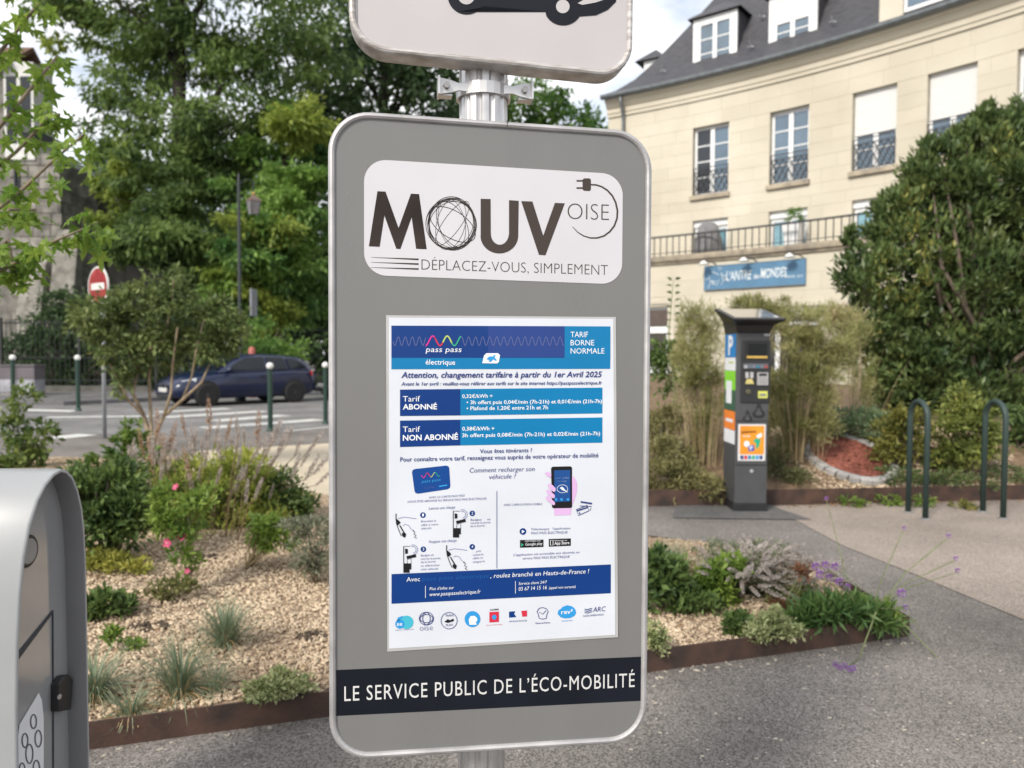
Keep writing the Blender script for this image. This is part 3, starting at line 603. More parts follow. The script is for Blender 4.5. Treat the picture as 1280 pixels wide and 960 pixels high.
m_seam = M('dark_seam', (.03,.035,.045), .5)
MB().prism([Pf(*zf(*p), .0) for p in [(165,462),(166,470),(20,668),(20,640)]], (.0015,0,0)).build('panel_gap', m_seam, chg)
MB().prism([Pf(*zf(*p), .0) for p in [(165,462),(168,462),(170,1080),(167,1080)]], (.0012,0,0)).build('panel_gap', m_seam, chg)
c = Pf(*zf(80,275)); MB(Matrix.Translation(c) @ Matrix.Rotation(PI/2, 4, 'Y')).lathe([(.040,0),(.040,.006),(.036,.009),(.030,.009)], (0,0,0), 28).build('card_reader', m_black, chg)
MB(Matrix.Translation(c) @ Matrix.Rotation(PI/2, 4, 'Y')).lathe([(.031,.0095),(0,.0098)], (0,0,0), 28).build('reader_face', M('reader_grey', (.22,.22,.225), .25, .05, 6), chg)
lk = [Pf(*zf(*p)) for p in [(160,695),(160,782),(200,775),(206,680),(192,664),(176,670)]]
lock = MB().prism(lk, (.022,0,0)).build('lock', m_black, chg, bevel=.003)
cl_ = Pf(*zf(186,735), .022); MB(Matrix.Translation(cl_) @ Matrix.Rotation(PI/2, 4, 'Y')).lathe([(.007,0),(.007,.003),(.004,.003)], (0,0,0), 14).build('keyhole', m_alu, lock)
stick = [(122,722),(132,745),(138,800),(138,1100),(36,1100),(52,900),(62,822)]
fp('sticker', stick, M('sticker_white', (.66,.67,.70), .3, .03, 6), .0006)
for cx, cy, rx, ry in ((106,813,9,22),(79,873,9,22),(121,867,10,26),(93,915,11,30),(70,968,9,24),(115,960,10,24),(95,1010,10,26)):
    band('sticker_ring', [zf(*p) for p in arc(cx, cy, rx, ry, 0, 345, 23)], 1.8, M('ring_grey', (.10,.10,.11), .5) if cx == 106 else bpy.data.materials['ring_grey'], chg, .0012, pt=lambda x, y, d: Pf(x, y, d), closed=True)

# ================================================================ PARKING METER
MY = 6.85
met = thing('parking_meter', 'dark grey solar parking meter with blue P sign and orange poster', 'parking meter', (2.20, MY+.2, 0))
m_met = M('meter_grey', (.062,.064,.070), .42, .08, 7, bump=.03); m_metd = M('meter_dark', (.022,.022,.024), .38, .15, 9)
MX0, MX1, MD = 2.045, 2.345, .38
zt = A(930, 416, MY).z
def tb(mb, x0, x1, y0, y1, z0, z1, dx=0, dy=0):         # box whose top is inset by dx, dy
    return mb.hexa([(x0,y0,z0),(x1,y0,z0),(x1,y1,z0),(x0,y1,z0),(x0+dx,y0+dy,z1),(x1-dx,y0+dy,z1),(x1-dx,y1-dy,z1),(x0+dx,y1-dy,z1)])
tb(MB(), MX0-.01, MX1+.0, MY-.005, MY+MD+.01, .006, .075).build('plinth', m_metd, met, bevel=.004)
tb(MB(), MX0, MX1-.006, MY, MY+MD, .0751, zt, -.004, 0).build('body', m_met, met, bevel=.008)
zs = A(930, 526, MY).z; zd_ = A(930, 581, MY).z
MB().box(MX0+.002, MX1-.005, MY-.004, MY+.01, zd_-.004, zd_+.004).build('door_gap', m_black, met); MB().box(MX0+.002, MX1-.004, MY-.003, MY+.01, zs-.004, zs+.004).build('door_gap', m_black, met)
mp_ = lambda px, py, d=0: A(px, py, MY-d)
def zm(x, y): return (880+x/3.556, 380+y/3.556)
def mq(name, x0, y0, x1, y1, mat, d0=0, d1=.004, parent=None, bevel=0):   # raised rectangle on the front, zoom pixels
    a = mp_(*zm(x0, y0)); b = mp_(*zm(x1, y1)); mb = MB().box(a.x, b.x, MY-d1, MY-d0+.003, b.z, a.z); return mb.build(name, mat, parent or met, bevel=bevel)
mq('upper_face', 166, 160, 290, 440, m_metd, 0, .012, bevel=.006)
mq('screen_surround', 183, 165, 284, 245, M('surround_black', (.010,.010,.011), .3, .1, 9), .012, .020, bevel=.003)
mq('screen', 195, 177, 275, 228, M('screen_glass', (.010,.011,.012), .25, .1, 9, spec=.25), .020, .0225)
mq('yellow_strip', 186, 231, 278, 241, M('strip_yellow', (.55,.36,.08), .5, .1, 15), .020, .0235)
kp = mq('keypad_strip', 172, 264, 283, 287, M('keypad_grey', (.10,.105,.12), .4, .1, 20), .012, .017)
for i, c in enumerate(((.35,.36,.4),(.12,.14,.18),(.14,.16,.2),(.03,.16,.25),(.14,.16,.2),(.3,.06,.06))): mq('key', 176+i*18, 272, 190+i*18, 285, M('key_%d' % i, c, .4, .05, 20), .017, .0205, kp)
mq('coin_slot', 182, 303, 196, 330, m_alu, .012, .020, bevel=.003); mq('coin_slot', 203, 303, 217, 330, m_alu, .012, .020, bevel=.003)
a = [mp_(*zm(*p), .012) for p in ((190,333),(213,333),(221,355),(183,355))]; MB().prism(a, (0,-.006,0)).build('coin_guide', M('guide_yellow', (.55,.48,.18), .5, .1, 15), met)
cr = mq('card_reader', 234, 304, 282, 361, M('reader_light_grey', (.34,.34,.345), .45, .06, 12), .012, .024, bevel=.003)
mq('card_slot', 241, 308, 275, 320, m_black, .024, .026, cr)
for k in range(3): mq('reader_line', 240, 328+k*10, 276, 331+k*10, M('reader_mark', (.16,.16,.17), .5), .024, .0252, cr)
MB(Matrix.Translation(mp_(*zm(196,390), .012)) @ Matrix.Rotation(PI/2, 4, 'X')).lathe([(.022,0),(.022,.012),(.013,.014),(.013,.004),(0,.004)], (0,0,0), 16).build('button', M('brass_button', (.20,.19,.12), .4, .2, 20, metal=.5), met)
yl = mq('yellow_label', 239, 387, 280, 418, M('label_yellow', (.58,.60,.12), .5, .08, 20), .012, .014); mq('label_mark', 245, 398, 274, 410, M('label_grey', (.2,.22,.2), .5), .014, .0150, yl)
for (cx, cy, s) in ((243,470,1.0),(193,495,.78)):         # bell-shaped scoops
    q = [(0,-34),(8,-24),(12,-4),(27,12),(25,28),(14,34),(-14,34),(-25,28),(-27,12),(-12,-4),(-8,-24)]
    MB().prism([mp_(*zm(cx+x*s, cy+y*s), 0) for x, y in q], (0,-.010,0)).build('ticket_scoop', m_black, met, bevel=.003)
    MB().prism([mp_(*zm(cx+x*s*.55, cy+8+y*s*.5), .010) for x, y in q], (0,-.002,0)).build('scoop_mouth', m_met, met)
po = mq('poster_frame', 152, 534, 271, 697, M('poster_white', (.62,.62,.62), .35, .05, 9), .0, .006)
ds = MY-.007
mq('poster_print', 160, 541, 265, 668, M('poster_orange', (.75,.28,.02), .35, .1, 9), .006, .0075, po)
mpt = lambda x, y, d: A(x, y, MY-d)
write('paiement', zm(166,575), zm(232,572), 3.6, p_blk, po, .0085, bold=.02, pt=mpt, up=Vector((0,0,1))); write('facile', zm(172,592), zm(206,590), 2.6, p_tw, po, .0085, pt=mpt, up=Vector((0,0,1)))
shp = lambda n, pts, m, d=.0085: MB().poly([mpt(*zm(*p), d) for p in pts]).build(n, m, po)
shp('poster_print', arc(190, 622, 13, 14, 0, 330, 11), p_tw); shp('poster_print', [(222,602),(240,596),(252,604),(248,622),(240,642),(230,642),(232,620),(220,612)], p_grn); shp('poster_print', [(232,585),(256,572),(258,590),(240,598)], p_tw)
shp('poster_print', [(196,630),(222,626),(224,652),(198,656)], M('poster_blue', (.02,.08,.42), .35)); write('P', zm(204,650), zm(217,649), 5, p_tw, po, .0095, bold=.02, pt=mpt, up=Vector((0,0,1)))
for i, c in enumerate((p_navy, p_red, p_teal, p_grn, p_sky, p_navy)): shp('poster_print', [(162+i*17,674),(175+i*17,674),(175+i*17,690),(162+i*17,690)], c)
MB(Matrix.Translation(mp_(*zm(211,743))) @ Matrix.Rotation(PI/2, 4, 'X')).lathe([(.017,0),(.017,.006),(.006,.007)], (0,0,0), 16).build('lock', m_alu, met)
mq('brand_plate', 267, 133, 293, 142, M('plate_white', (.5,.5,.5), .4), 0, .004)
# left side stickers
def sd(name, y0, y1, mat, a=.06, b=.94, d=.0015):
    z0, z1_ = A(908, y1, MY+.2).z, A(908, y0, MY+.2).z
    return MB().box(MX0-.003-d, MX0+.004, MY+MD*a, MY+MD*b, z0, z1_).build(name, mat, met)
sp = sd('parking_sign', 418, 446.5, M('sign_blue', (.02,.20,.52), .35, .08, 8))
spt = lambda x, y, d: Vector((MX0-.0055, y, x))
V_, F_ = text2d('P', .03); zc_ = A(908, 443, MY+.2).z
MB().add([(MX0-.0053, MY+MD*.70-x*.30, zc_+y*.25) for x, y in V_], F_).build('lettering', p_tw, sp)
ws_ = sd('sticker', 447, 463, p_tw); sd('sticker', 463.4, 487, M('sticker_green', (.22,.60,.04), .4, .05, 9)); sd('sticker', 487.4, 512.5, M('sticker_dark_green', (.03,.10,.06), .4, .1, 9)); sd('sticker', 476, 504, p_tw, .35, .8, .0025)
sd('sticker', 513, 536, M('sticker_orange', (.80,.22,.03), .4, .08, 9)); sd('sticker', 536.4, 553, p_tw); sd('sticker', 523, 527, p_tw, .2, .8, .0025); sd('sticker', 452, 454, p_yg, .2, .6, .0025)
# flared head with the solar panel
MB(); h0 = [(MX0-.003,MY,zt),(MX1-.003,MY,zt),(MX1-.003,MY+MD,zt),(MX0-.003,MY+MD,zt)]
fl, fr = A(914, 400.5, MY-.17), A(980.5, 400, MY-.17); bl_, br2 = A(893, 388, MY+.44), A(954, 389, MY+.44)
top = [Vector((1.955,fl.y,fl.z)), Vector((2.425,fr.y,fl.z)), Vector((2.425,br2.y,bl_.z)), Vector((1.955,bl_.y,bl_.z))]
mid = [Vector(a).lerp(b, .45)*1 for a, b in zip(h0, top)]; mid = [m_+Vector((0,0,.02)) for m_ in mid]
mid = [Vector((m_.x*.6+h[0]*.4, m_.y*.6+h[1]*.4, m_.z)) for m_, h in zip(mid, h0)]
mb = MB(); mb.add([*h0, *mid, *top], [(0,1,5,4),(1,2,6,5),(2,3,7,6),(3,0,4,7),(4,5,9,8),(5,6,10,9),(6,7,11,10),(7,4,8,11)]); head = mb.build('solar_head', m_metd, met, bevel=.004)
tn = (top[1]-top[0]).cross(top[3]-top[0]).normalized()
MB().prism(top, tn*.018).build('head_lid', m_metd, met, bevel=.004)
ctr = sum(top, Vector())/4; sol = [ctr+(p-ctr)*.86+tn*.0182 for p in top]
MB().prism(sol, tn*.003).build('solar_panel', M('solar_glass', (.05,.055,.07), .06, .1, 20, spec=1, coat=1), met)

m_galv_ = M('dull_zinc', (.22,.22,.22), .6, .15, 12)
# ================================================================ BIKE HOOPS
m_green = M('dark_green_paint', (.024,.047,.042), .55, .12, 9)
fa, fb = G(1135, 641), G(1156.5, 649.5)
hoop = thing('bike_hoop', 'dark green tubular bike hoop nearer the parking meter', 'bike hoop', (fa+fb)/2, group='dark green bike hoops on the pavement')
hz_, r_ = 1.03, abs(fa.y-fb.y)/2
mid_ = (fa+fb)/2; pth = [fb, fb+Vector((0,0,hz_-r_))]+[mid_+Vector((0, -r_*math.cos(PI*i/12), hz_-r_+r_*math.sin(PI*i/12))) for i in range(1, 12)]+[fa+Vector((0,0,hz_-r_)), fa]
MB().tube(pth, .0245, 14).build('tube', m_green, hoop, smooth=True)
for p in (fa, fb): MB().lathe([(.05,0),(.05,.005),(.032,.008),(.026,.015)], p, 16).build('foot_collar', m_galv_, hoop)
h2 = copy_tree(hoop); q = (G(1229.5, 641)+G(1252.5, 648))/2; h2.location = (q.x, q.y, 0); h2['label'] = 'dark green tubular bike hoop in front of the laurel, farther from the meter'

# ================================================================ BOLLARDS
bz = thing('bollard', 'green bollard with white ball standing before the parked blue car', 'bollard', G(338, 539), group='green bollards with white balls')
bp_ = wpos(bz); bh = 1.13
MB().lathe([(.075,0),(.075,.02),(.055,.05),(.046,.06),(.046,bh),(.050,bh+.01),(.050,bh+.03),(.03,bh+.035)], bp_, 14).build('post', M('bollard_green', (.012,.042,.030), .4, .1, 8), bz)
MB().sphere(bp_+Vector((0,0,bh+.085)), .067, 14, 8).build('ball', M('ball_white', (.74,.74,.72), .4, .06, 8), bz, smooth=True)
for (px, py), lb in (((407,530),'green bollard with white ball close beside the grey panel'),((98,513.5),'green bollard with white ball on the far pavement by the fence'),((17,515),'green bollard with white ball in front of the utility cabinet')):
    c = copy_tree(bz); g = G(px, py, .12 if px < 100 else 0); c.location = g; c['label'] = lb

# ================================================================ CARS
m_carblue = M('car_blue', (.003,.010,.046), .25, .1, 2, coat=.55, spec=.4); m_glass = M('car_glass', (.012,.016,.02), .06, .15, 2, spec=.45); m_tyre = M('tyre', (.014,.014,.015), .8, .1, 30); m_rim = M('black_rim', (.07,.07,.075), .3, .1, 9, metal=.6)
m_lamp = M('headlight', (.55,.57,.6), .1, .1, 9, coat=1); m_tail = M('tail_light', (.38,.02,.02), .2, .1, 9, coat=.8)
def car(loc, rot, label, paint, group=None):
    c = thing('parked_car', label, 'car', loc, rot, group)
    # side outline: x forward (nose at +2.16), z up
    HWB = .87
    def ring(x, zlo, zsh, zhi, w):                      # half section of the lower body, mirrored
        half = [(w*.80, zlo), (w*.97, zlo+.06), (w, (zlo+zsh)/2), (w*.99, zsh-.05), (w*.93, zsh), (w*.70, zhi), (0, zhi+.015)]
        return [(x, y, z) for y, z in half]+[(x, -y, z) for y, z in half[-2::-1]]
    st = [(-2.16,.38,.72,.80,.66),(-2.10,.30,.86,.92,.76),(-1.9,.24,.93,.96,.84),(-1.35,.20,.95,.97,.87),(-.6,.20,.93,.96,.88),(.3,.20,.91,.95,.88),(.95,.20,.88,.95,.87),(1.35,.20,.82,.90,.86),(1.75,.21,.74,.82,.82),(2.0,.23,.64,.72,.74),(2.13,.28,.54,.60,.62),(2.17,.36,.48,.50,.52)]
    rings = [ring(*s) for s in st]; n = len(rings[0]); mb = MB()
    mb.add([p for r in rings for p in r], [(i*n+k, i*n+k+1, (i+1)*n+k+1, (i+1)*n+k) for i in range(len(rings)-1) for k in range(n-1)]+[tuple(range(n)), tuple((len(rings)-1)*n+k for k in range(n))[::-1]])
    mb.build('body', paint, c, smooth=True, local=True)
    # cabin
    def cr(x, z0, z1, w0, w1): return [(x,w0,z0),(x,(w0*.45+w1*.55),z0+(z1-z0)*.62),(x,w1,z1-.03),(x,w1*.82,z1),(x,0,z1+.012),(x,-w1*.82,z1),(x,-w1,z1-.03),(x,-(w0*.45+w1*.55),z0+(z1-z0)*.62),(x,-w0,z0)]
    cs = [(-2.02,.93,1.02,.72,.66),(-1.85,.95,1.26,.78,.62),(-1.6,.95,1.36,.80,.60),(-1.0,.95,1.42,.81,.60),(-.3,.94,1.435,.82,.60),(.15,.93,1.40,.82,.60),(.55,.93,1.22,.81,.64),(1.02,.92,.945,.78,.72)]
    rings = [cr(*s) for s in cs]; n = len(rings[0]); mb = MB()
    mb.add([p for r in rings for p in r], [(i*n+k, i*n+k+1, (i+1)*n+k+1, (i+1)*n+k) for i in range(len(rings)-1) for k in range(n-1)]); mb.build('roof', paint, c, smooth=True, local=True)
    for s in (-1, 1):
        def sw(pts, nm):
            MB().prism([(x, s*(.825-(z-.95)*.42+.006), z) for x, z in pts], (0, s*.006, 0)).build(nm, m_glass, c, local=True)
        sw([(.78,.985),(.42,1.20),(.12,1.335),(-.42,1.36),(-.42,.985)], 'side_window'); sw([(-.50,.985),(-.50,1.36),(-1.05,1.345),(-1.15,.995)], 'side_window'); sw([(-1.22,1.0),(-1.13,1.335),(-1.5,1.29),(-1.78,1.06)], 'side_window')
        MB().hexa([(.62,s*.86,.96),(.80,s*.88,.97),(.78,s*1.04,.98),(.64,s*1.04,.98),(.64,s*.86,1.06),(.76,s*.88,1.06),(.74,s*1.03,1.09),(.66,s*1.03,1.09)]).build('wing_mirror', paint, c, local=True, bevel=.02)
        MB().hexa([(1.72,s*.50,.60),(2.06,s*.42,.57),(1.98,s*.66,.60),(1.62,s*.845,.68),(1.72,s*.50,.70),(2.02,s*.42,.67),(1.92,s*.68,.71),(1.60,s*.85,.79)]).build('headlight', m_lamp, c, local=True, bevel=.015)
        MB().hexa([(-2.16,s*.45,.78),(-2.13,s*.45,.78),(-1.9,s*.86,.80),(-1.95,s*.88,.80),(-2.15,s*.45,.92),(-2.1,s*.45,.92),(-1.86,s*.85,.94),(-1.94,s*.87,.94)]).build('tail_light', m_tail, c, local=True, bevel=.01)
        for x in (-1.33, 1.33):
            MB(Matrix.Translation((x, s*.845, .34)) @ Matrix.Rotation(PI/2, 4, 'X')).lathe([(0,-.03),(.365,-.03),(.365,.03),(0,.03)], (0,0,0), 20).build('wheel_arch', m_black, c, local=True)
            R_ = Matrix.Translation((x, s*.80, .315)) @ Matrix.Rotation(-s*PI/2, 4, 'X')
            w = MB(R_).lathe([(.20,-.09),(.29,-.10),(.315,-.07),(.315,.07),(.29,.10),(.235,.095)], (0,0,0), 24).build('wheel', m_tyre, c, smooth=True, local=True)
            MB(R_).lathe([(.235,.085),(.22,.06),(.20,.04),(0,.035)], (0,0,0), 20).build('rim', m_black, w, local=True)
            sp = MB(R_)
            for k in range(5):
                a = 2*PI*k/5; ca, sa = math.cos(a), math.sin(a)
                for da in (-.16, .16):
                    p = [(.04*ca-.02*sa, .04*sa+.02*ca), (.04*ca+.02*sa, .04*sa-.02*ca), (.225*math.cos(a+da)+.014*sa, .225*math.sin(a+da)-.014*ca), (.225*math.cos(a+da)-.014*sa, .225*math.sin(a+da)+.014*ca)]
                    sp.hexa([(x_, y_, .07) for x_, y_ in p]+[(x_, y_, .088) for x_, y_ in p])
            sp.lathe([(.05,.06),(.05,.095),(.02,.1)], (0,0,0), 12); sp.build('spokes', m_rim, w, local=True)
        MB().box(-.46, -.452, s*.868-.012*s if s < 0 else .868, s*.868 if s < 0 else .882, .30, .93).build('door_gap', m_black, c, local=True)
        MB().box(-.40, -.22, min(s*.868, s*.90), max(s*.868, s*.90), .80, .825).build('door_handle', paint, c, local=True, bevel=.006)
    MB().prism([(x, y, z) for x, y, z in ((.20,-.52,1.395),(.20,.52,1.395),(.97,.64,.965),(.97,-.64,.965))], (.012,0,.018)).build('windscreen', m_glass, c, local=True)
    MB().prism([(-1.82,-.52,1.285),(-1.98,-.60,1.06),(-1.98,.60,1.06),(-1.82,.52,1.285)], (-.02,0,.012)).build('rear_window', m_glass, c, local=True)
    MB().box(2.165, 2.18, -.26, .26, .40, .51).build('number_plate', M('plate', (.55,.55,.52), .4), c, local=True)
    for s in (-1, 1): MB().box(2.10, 2.165, min(s*.05, s*.30), max(s*.05, s*.30), .53, .61).build('grille', m_black, c, local=True, bevel=.01)
    MB().box(1.6, 2.16, -.5, .5, .24, .33).build('air_intake', m_black, c, local=True, bevel=.02)
    return c
fw_, rw_ = G(275, 508), G(372, 503.4); d = (fw_-rw_).normalized(); mid_ = (fw_+rw_)/2
ang = math.atan2(d.y, d.x); off_ = Vector((math.sin(ang), -math.cos(ang), 0))*.8
mc = mid_+off_-Vector((.24,0,0)); mc.z = .006
sc_ = (fw_-rw_).length/2.66
cb = car(mc, ang, 'dark blue hatchback with black wheels parked beyond the crossing', m_carblue)
cb.scale = (1, 1, 1)
m_cardark = M('car_black', (.012,.013,.016), .25, .1, 2, coat=.8)
back = -d*5.0
c2 = car(mc+back+Vector((0,0,0)), ang, 'black car parked behind the blue hatchback, nose beside the panel', m_cardark)

# ================================================================ STREET FURNITURE LEFT
m_galv = M('galvanised', (.36,.38,.41), .45, .08, 9, metal=.3)
ne = thing('no_entry_sign', 'round red no entry sign seen edgewise on a grey pole', 'road sign', G(131, 548))
np0 = wpos(ne); ztop = A(126, 335, np0.y).z
MB().tube([np0, np0+Vector((0,0,ztop+.05))], .032, 12).build('pole', m_galv, ne, smooth=True)
dc = A(123, 358, np0.y-.06); face = Matrix.Translation((dc.x, np0.y-.05, dc.z)) @ Matrix.Rotation(rad(-35), 4, 'Z') @ Matrix.Rotation(PI/2, 4, 'X')
MB(face).lathe([(0,-.012),(.325,-.012),(.335,-.006),(.335,.012),(.325,.016)], (0,0,0), 32).build('sign_rim', m_white, ne)
MB(face).lathe([(.325,.0158),(.30,.0162)], (0,0,0), 32).build('white_border', m_white, ne); MB(face).lathe([(.302,.0168),(0,.0168)], (0,0,0), 32).build('red_disc', M('sign_red', (.50,.022,.02), .35, .1, 7), ne)
MB(face).box(-.22, .22, -.055, .055, .017, .0195).build('white_bar', m_white, ne)

cab = thing('utility_cabinet', 'mauve grey utility cabinet with pale lower half by the fence', 'cabinet', (A(22,500,23.5).x, 23.5, .12))
cx_ = A(22,500,23.5).x; cw = 44/940*23.5/2; zt_ = A(22, 456, 23.5).z
m_c1 = M('cabinet_mauve', (.13,.115,.13), .6, .1, 3); m_c2 = M('cabinet_pale', (.40,.40,.44), .7, .25, 3)
MB().box(cx_-cw, cx_+cw, 23.5, 24.0, .12, .22).build('plinth', M('concrete', (.25,.24,.23), .9, .15, 8), cab); MB().box(cx_-cw, cx_+cw, 23.48, 24.02, .221, .62).build('lower_doors', m_c2, cab, bevel=.01)
MB().box(cx_-cw, cx_+cw, 23.48, 24.02, .624, zt_-.05).build('upper_doors', m_c1, cab, bevel=.01); MB().box(cx_-cw-.03, cx_+cw+.03, 23.44, 24.06, zt_-.048, zt_).build('lid', m_c1, cab, bevel=.01)
MB().box(cx_-.006, cx_+.006, 23.474, 23.482, .24, zt_-.06).build('door_gap', m_black, cab)

LY = 23.2; lx = A(300, 420, LY).x
lamp = thing('street_lamp', 'dark street lamp with a lantern hung on a bracket before the trees', 'street lamp', (lx, LY, 0))
m_lampm = M('lamp_paint', (.018,.026,.026), .45, .1, 9); zl = A(300, 228, LY).z
MB().lathe([(.16,0),(.16,.1),(.11,.2),(.10,1.0),(.075,1.1),(.06,1.2),(.045,zl),(.02,zl+.25),(0,zl+.3)], (lx,LY,0), 12).build('post', m_lampm, lamp, smooth=True)
lc = A(317, 258, LY); MB().tube([(lx,LY,zl-.1),(lx+.2,LY,zl+.1),(lc.x,LY,zl+.05),(lc.x,LY,lc.z+.36)], .02, 6).build('bracket', m_lampm, lamp)
lan = MB().lathe([(.03,.36),(.09,.30),(.21,.20),(.24,.17),(.24,.15)], lc, 4).build('lantern_hood', M('lantern_bronze', (.16,.10,.085), .4, .15, 9), lamp)
MB().lathe([(.22,.148),(.15,-.24),(0,-.26)], lc, 4).build('lantern_glass', M('lantern_pane', (.20,.19,.20), .15, .1, 5, spec=.7), lamp)
for k in range(4):
    a = PI/2*k; MB().tube([lc+Vector((.22*math.cos(a),.22*math.sin(a),.15)), lc+Vector((.15*math.cos(a),.15*math.sin(a),-.25))], .014, 4).build('lantern_bar', m_lampm, lamp)
MB().sphere(lc+Vector((0,0,.39)), .05, 8, 6).build('finial', M('finial_gold', (.5,.3,.1), .4), lamp)
sx = A(313, 378, LY); MB().box(sx.x+.02, sx.x+.08, LY-.12, LY+.4, sx.z-.42, sx.z+.42).build('mounted_sign', M('sign_back_grey', (.20,.215,.235), .5, .1, 6), lamp, bevel=.01)
MB().box(lx-.10, lx+.10, LY-.12, LY+.12, A(300,392,LY).z-.12, A(300,392,LY).z+.12).build('mounting_band', m_lampm, lamp)
rp_ = thing('red_marker_post', 'short pinkish red post behind the blue car', 'post', (A(315,440,25).x, 25, 0)); q = wpos(rp_)
MB().lathe([(.12,0),(.12,1.55),(.09,1.66),(0,1.7)], q, 12).build('post', M('faded_red', (.42,.12,.10), .6, .1, 6), rp_, smooth=True); MB().lathe([(.123,1.25),(.123,1.35)], q, 12).build('white_band', m_white, rp_)

# ================================================================ IRON FENCE
m_iron = M('iron_paint', (.014,.018,.018), .5, .15, 12)
def fence(label, a, b, h, zb, step):
    a, b = Vector(a), Vector(b); t = thing('iron_fence', label, 'fence', a); d = b-a; L_ = d.length; d.normalize(); n = int(L_/step)
    for z in (zb+.18, zb+h*.42, zb+h-.12): MB().tube([a+Vector((0,0,z)), b+Vector((0,0,z))], .022, 4).build('rail', m_iron, t)
    first = None
    for i in range(n+1):
        p = a+d*(i*step)
        if i % 16 == 0: MB().box(p.x-.04, p.x+.04, p.y-.04, p.y+.04, 0, zb+h+.06).build('post', m_iron, t); continue
        if first is None:
            first = MB().tube([p+Vector((0,0,zb)), p+Vector((0,0,zb+h))], [.013, .013], 5).build('bar', m_iron, t); p_first = p
        else:
            c = first.copy(); COL.objects.link(c); c.location = first.location+(p-p_first)
    MB().hexa([a+Vector((0,-.12,0)), b+Vector((0,-.12,0)), b+Vector((0,.12,0)), a+Vector((0,.12,0)), a+Vector((0,-.12,zb)), b+Vector((0,-.12,zb)), b+Vector((0,.12,zb)), a+Vector((0,.12,zb))]).build('base_wall', M('fence_base', (.12,.115,.105), .9, .2, 3), t)
fence('tall dark iron fence below the stone house on the left', (-20.5,26.2,0), (-12.6,26.2,0), 2.3, .32, .17)
fence('dark iron fence running away behind the parked cars', (-12.5,26.4,0), (-6.6,38.5,0), 2.2, .45, .2)

# ================================================================ OLD STONE HOUSE (left)
m_stone = M('old_stone', (.25,.235,.21), .9, .2, 2.5, bump=.5, bscale=12, col2=(.10,.095,.085), objrand=.28); m_slate = M('slate', (.045,.047,.055), .55, .25, 5, bump=.3, bscale=14, stretch=(1,1,4))
hs = thing('stone_house', 'old grey stone house with slate gables behind the fence', 'house', (-18.5, 29.5, 0))
hx0, hx1, hy = -24.5, A(76, 300, 29.5).x, 29.5
MB().box(hx0, hx1-.02, hy+.06, hy+2.6, 0, 8.9).build('wall', m_stone, hs)
sb = None
for j in range(20):                                   # coursed blocks on the faces in view
    z0 = j*.46; x = -19.6+(j % 2)*.3
    while x < hx1-.05:
        w = min(random.uniform(.5, .95), hx1-x)
        MB().box(x+.012, x+w-.012, hy+random.uniform(0,.03), hy+.1, z0+.012, z0+.448).build('stone_block', m_stone, hs, bevel=.015); x += w
for j in range(18):
    z0 = j*.46; y = hy+(j % 2)*.3
    while y < hy+1.9:
        w = random.uniform(.6, 1.0); MB().box(hx1-.06, hx1+random.uniform(.0,.03), y+.012, y+w-.012, z0+.012, z0+.448).build('stone_block', m_stone, hs); y += w
for px0, zb_ in ((28, 330), (70, 300)):               # sloping buttresses
    xx = A(px0, 400, hy-1).x; zt_ = A(px0, zb_, hy-.5).z
    MB().hexa([(xx-.5,hy-1.3,0),(xx+.5,hy-1.3,0),(xx+.5,hy+.05,0),(xx-.5,hy+.05,0),(xx-.45,hy-.25,zt_),(xx+.45,hy-.25,zt_),(xx+.45,hy+.05,zt_+.5),(xx-.45,hy+.05,zt_+.5)]).build('buttress', m_stone, hs, bevel=.03)
ez = A(46, 165, hy).z
rz0 = A(5,78,hy).z
MB().prism([(hx0,hy-.35,rz0-.1),(hx0,hy+1.3,rz0+1.1),(hx0,hy+2.8,rz0-.2),(hx0,hy+2.8,rz0-.4),(hx0,hy+1.3,rz0+.9),(hx0,hy-.35,rz0-.3)], (A(16,80,hy).x-hx0,0,0)).build('roof', M('brown_tile', (.16,.085,.06), .8, .2, 6, bump=.4), hs)
MB().box(hx0, A(14,80,hy).x, hy+.05, hy+2.5, 8.8, rz0-.2).build('wall', m_stone, hs)
MB().hexa([(A(12,170,hy).x,hy-.3,A(12,160,hy).z),(A(48,190,hy).x,hy-.3,A(48,172,hy).z),(A(48,190,hy).x,hy+2,A(48,172,hy).z),(A(12,170,hy).x,hy+2,A(12,160,hy).z),(A(12,170,hy).x,hy-.3,A(12,148,hy).z),(A(48,190,hy).x,hy-.3,A(48,163,hy).z),(A(48,190,hy).x,hy+2,A(48,163,hy).z),(A(12,170,hy).x,hy+2,A(12,148,hy).z)]).build('eave', m_slate, hs)
wx = A(30, 130, hy).x; tw = MB().box(wx-.75, wx+.40, hy-.05, hy+1.2, A(30,200,hy).z, A(30,78,hy).z).build('wall_dormer', m_white, hs)
for k in (-.45, .1): MB().box(wx+k-.2, wx+k+.2, hy-.06, hy+.02, A(30,180,hy).z, A(30,96,hy).z).build('window', m_glass, tw)
wz0, wz1 = A(10, 290, hy).z, A(10, 205, hy).z; wf = MB().box(hx0+5.2, A(22,250,hy).x, hy-.03, hy+.1, wz0, wz1).build('window', m_white, hs)
for k in range(2):
    for j in range(3):
        a0 = hx0+5.3; ww = (A(22,250,hy).x-.08-a0)/2; hh = (wz1-wz0-.16)/3; MB().box(a0+k*ww+.03, a0+(k+1)*ww-.03, hy-.035, hy-.02, wz0+.08+j*hh+.03, wz0+.08+(j+1)*hh-.03).build('pane', m_glass, wf)
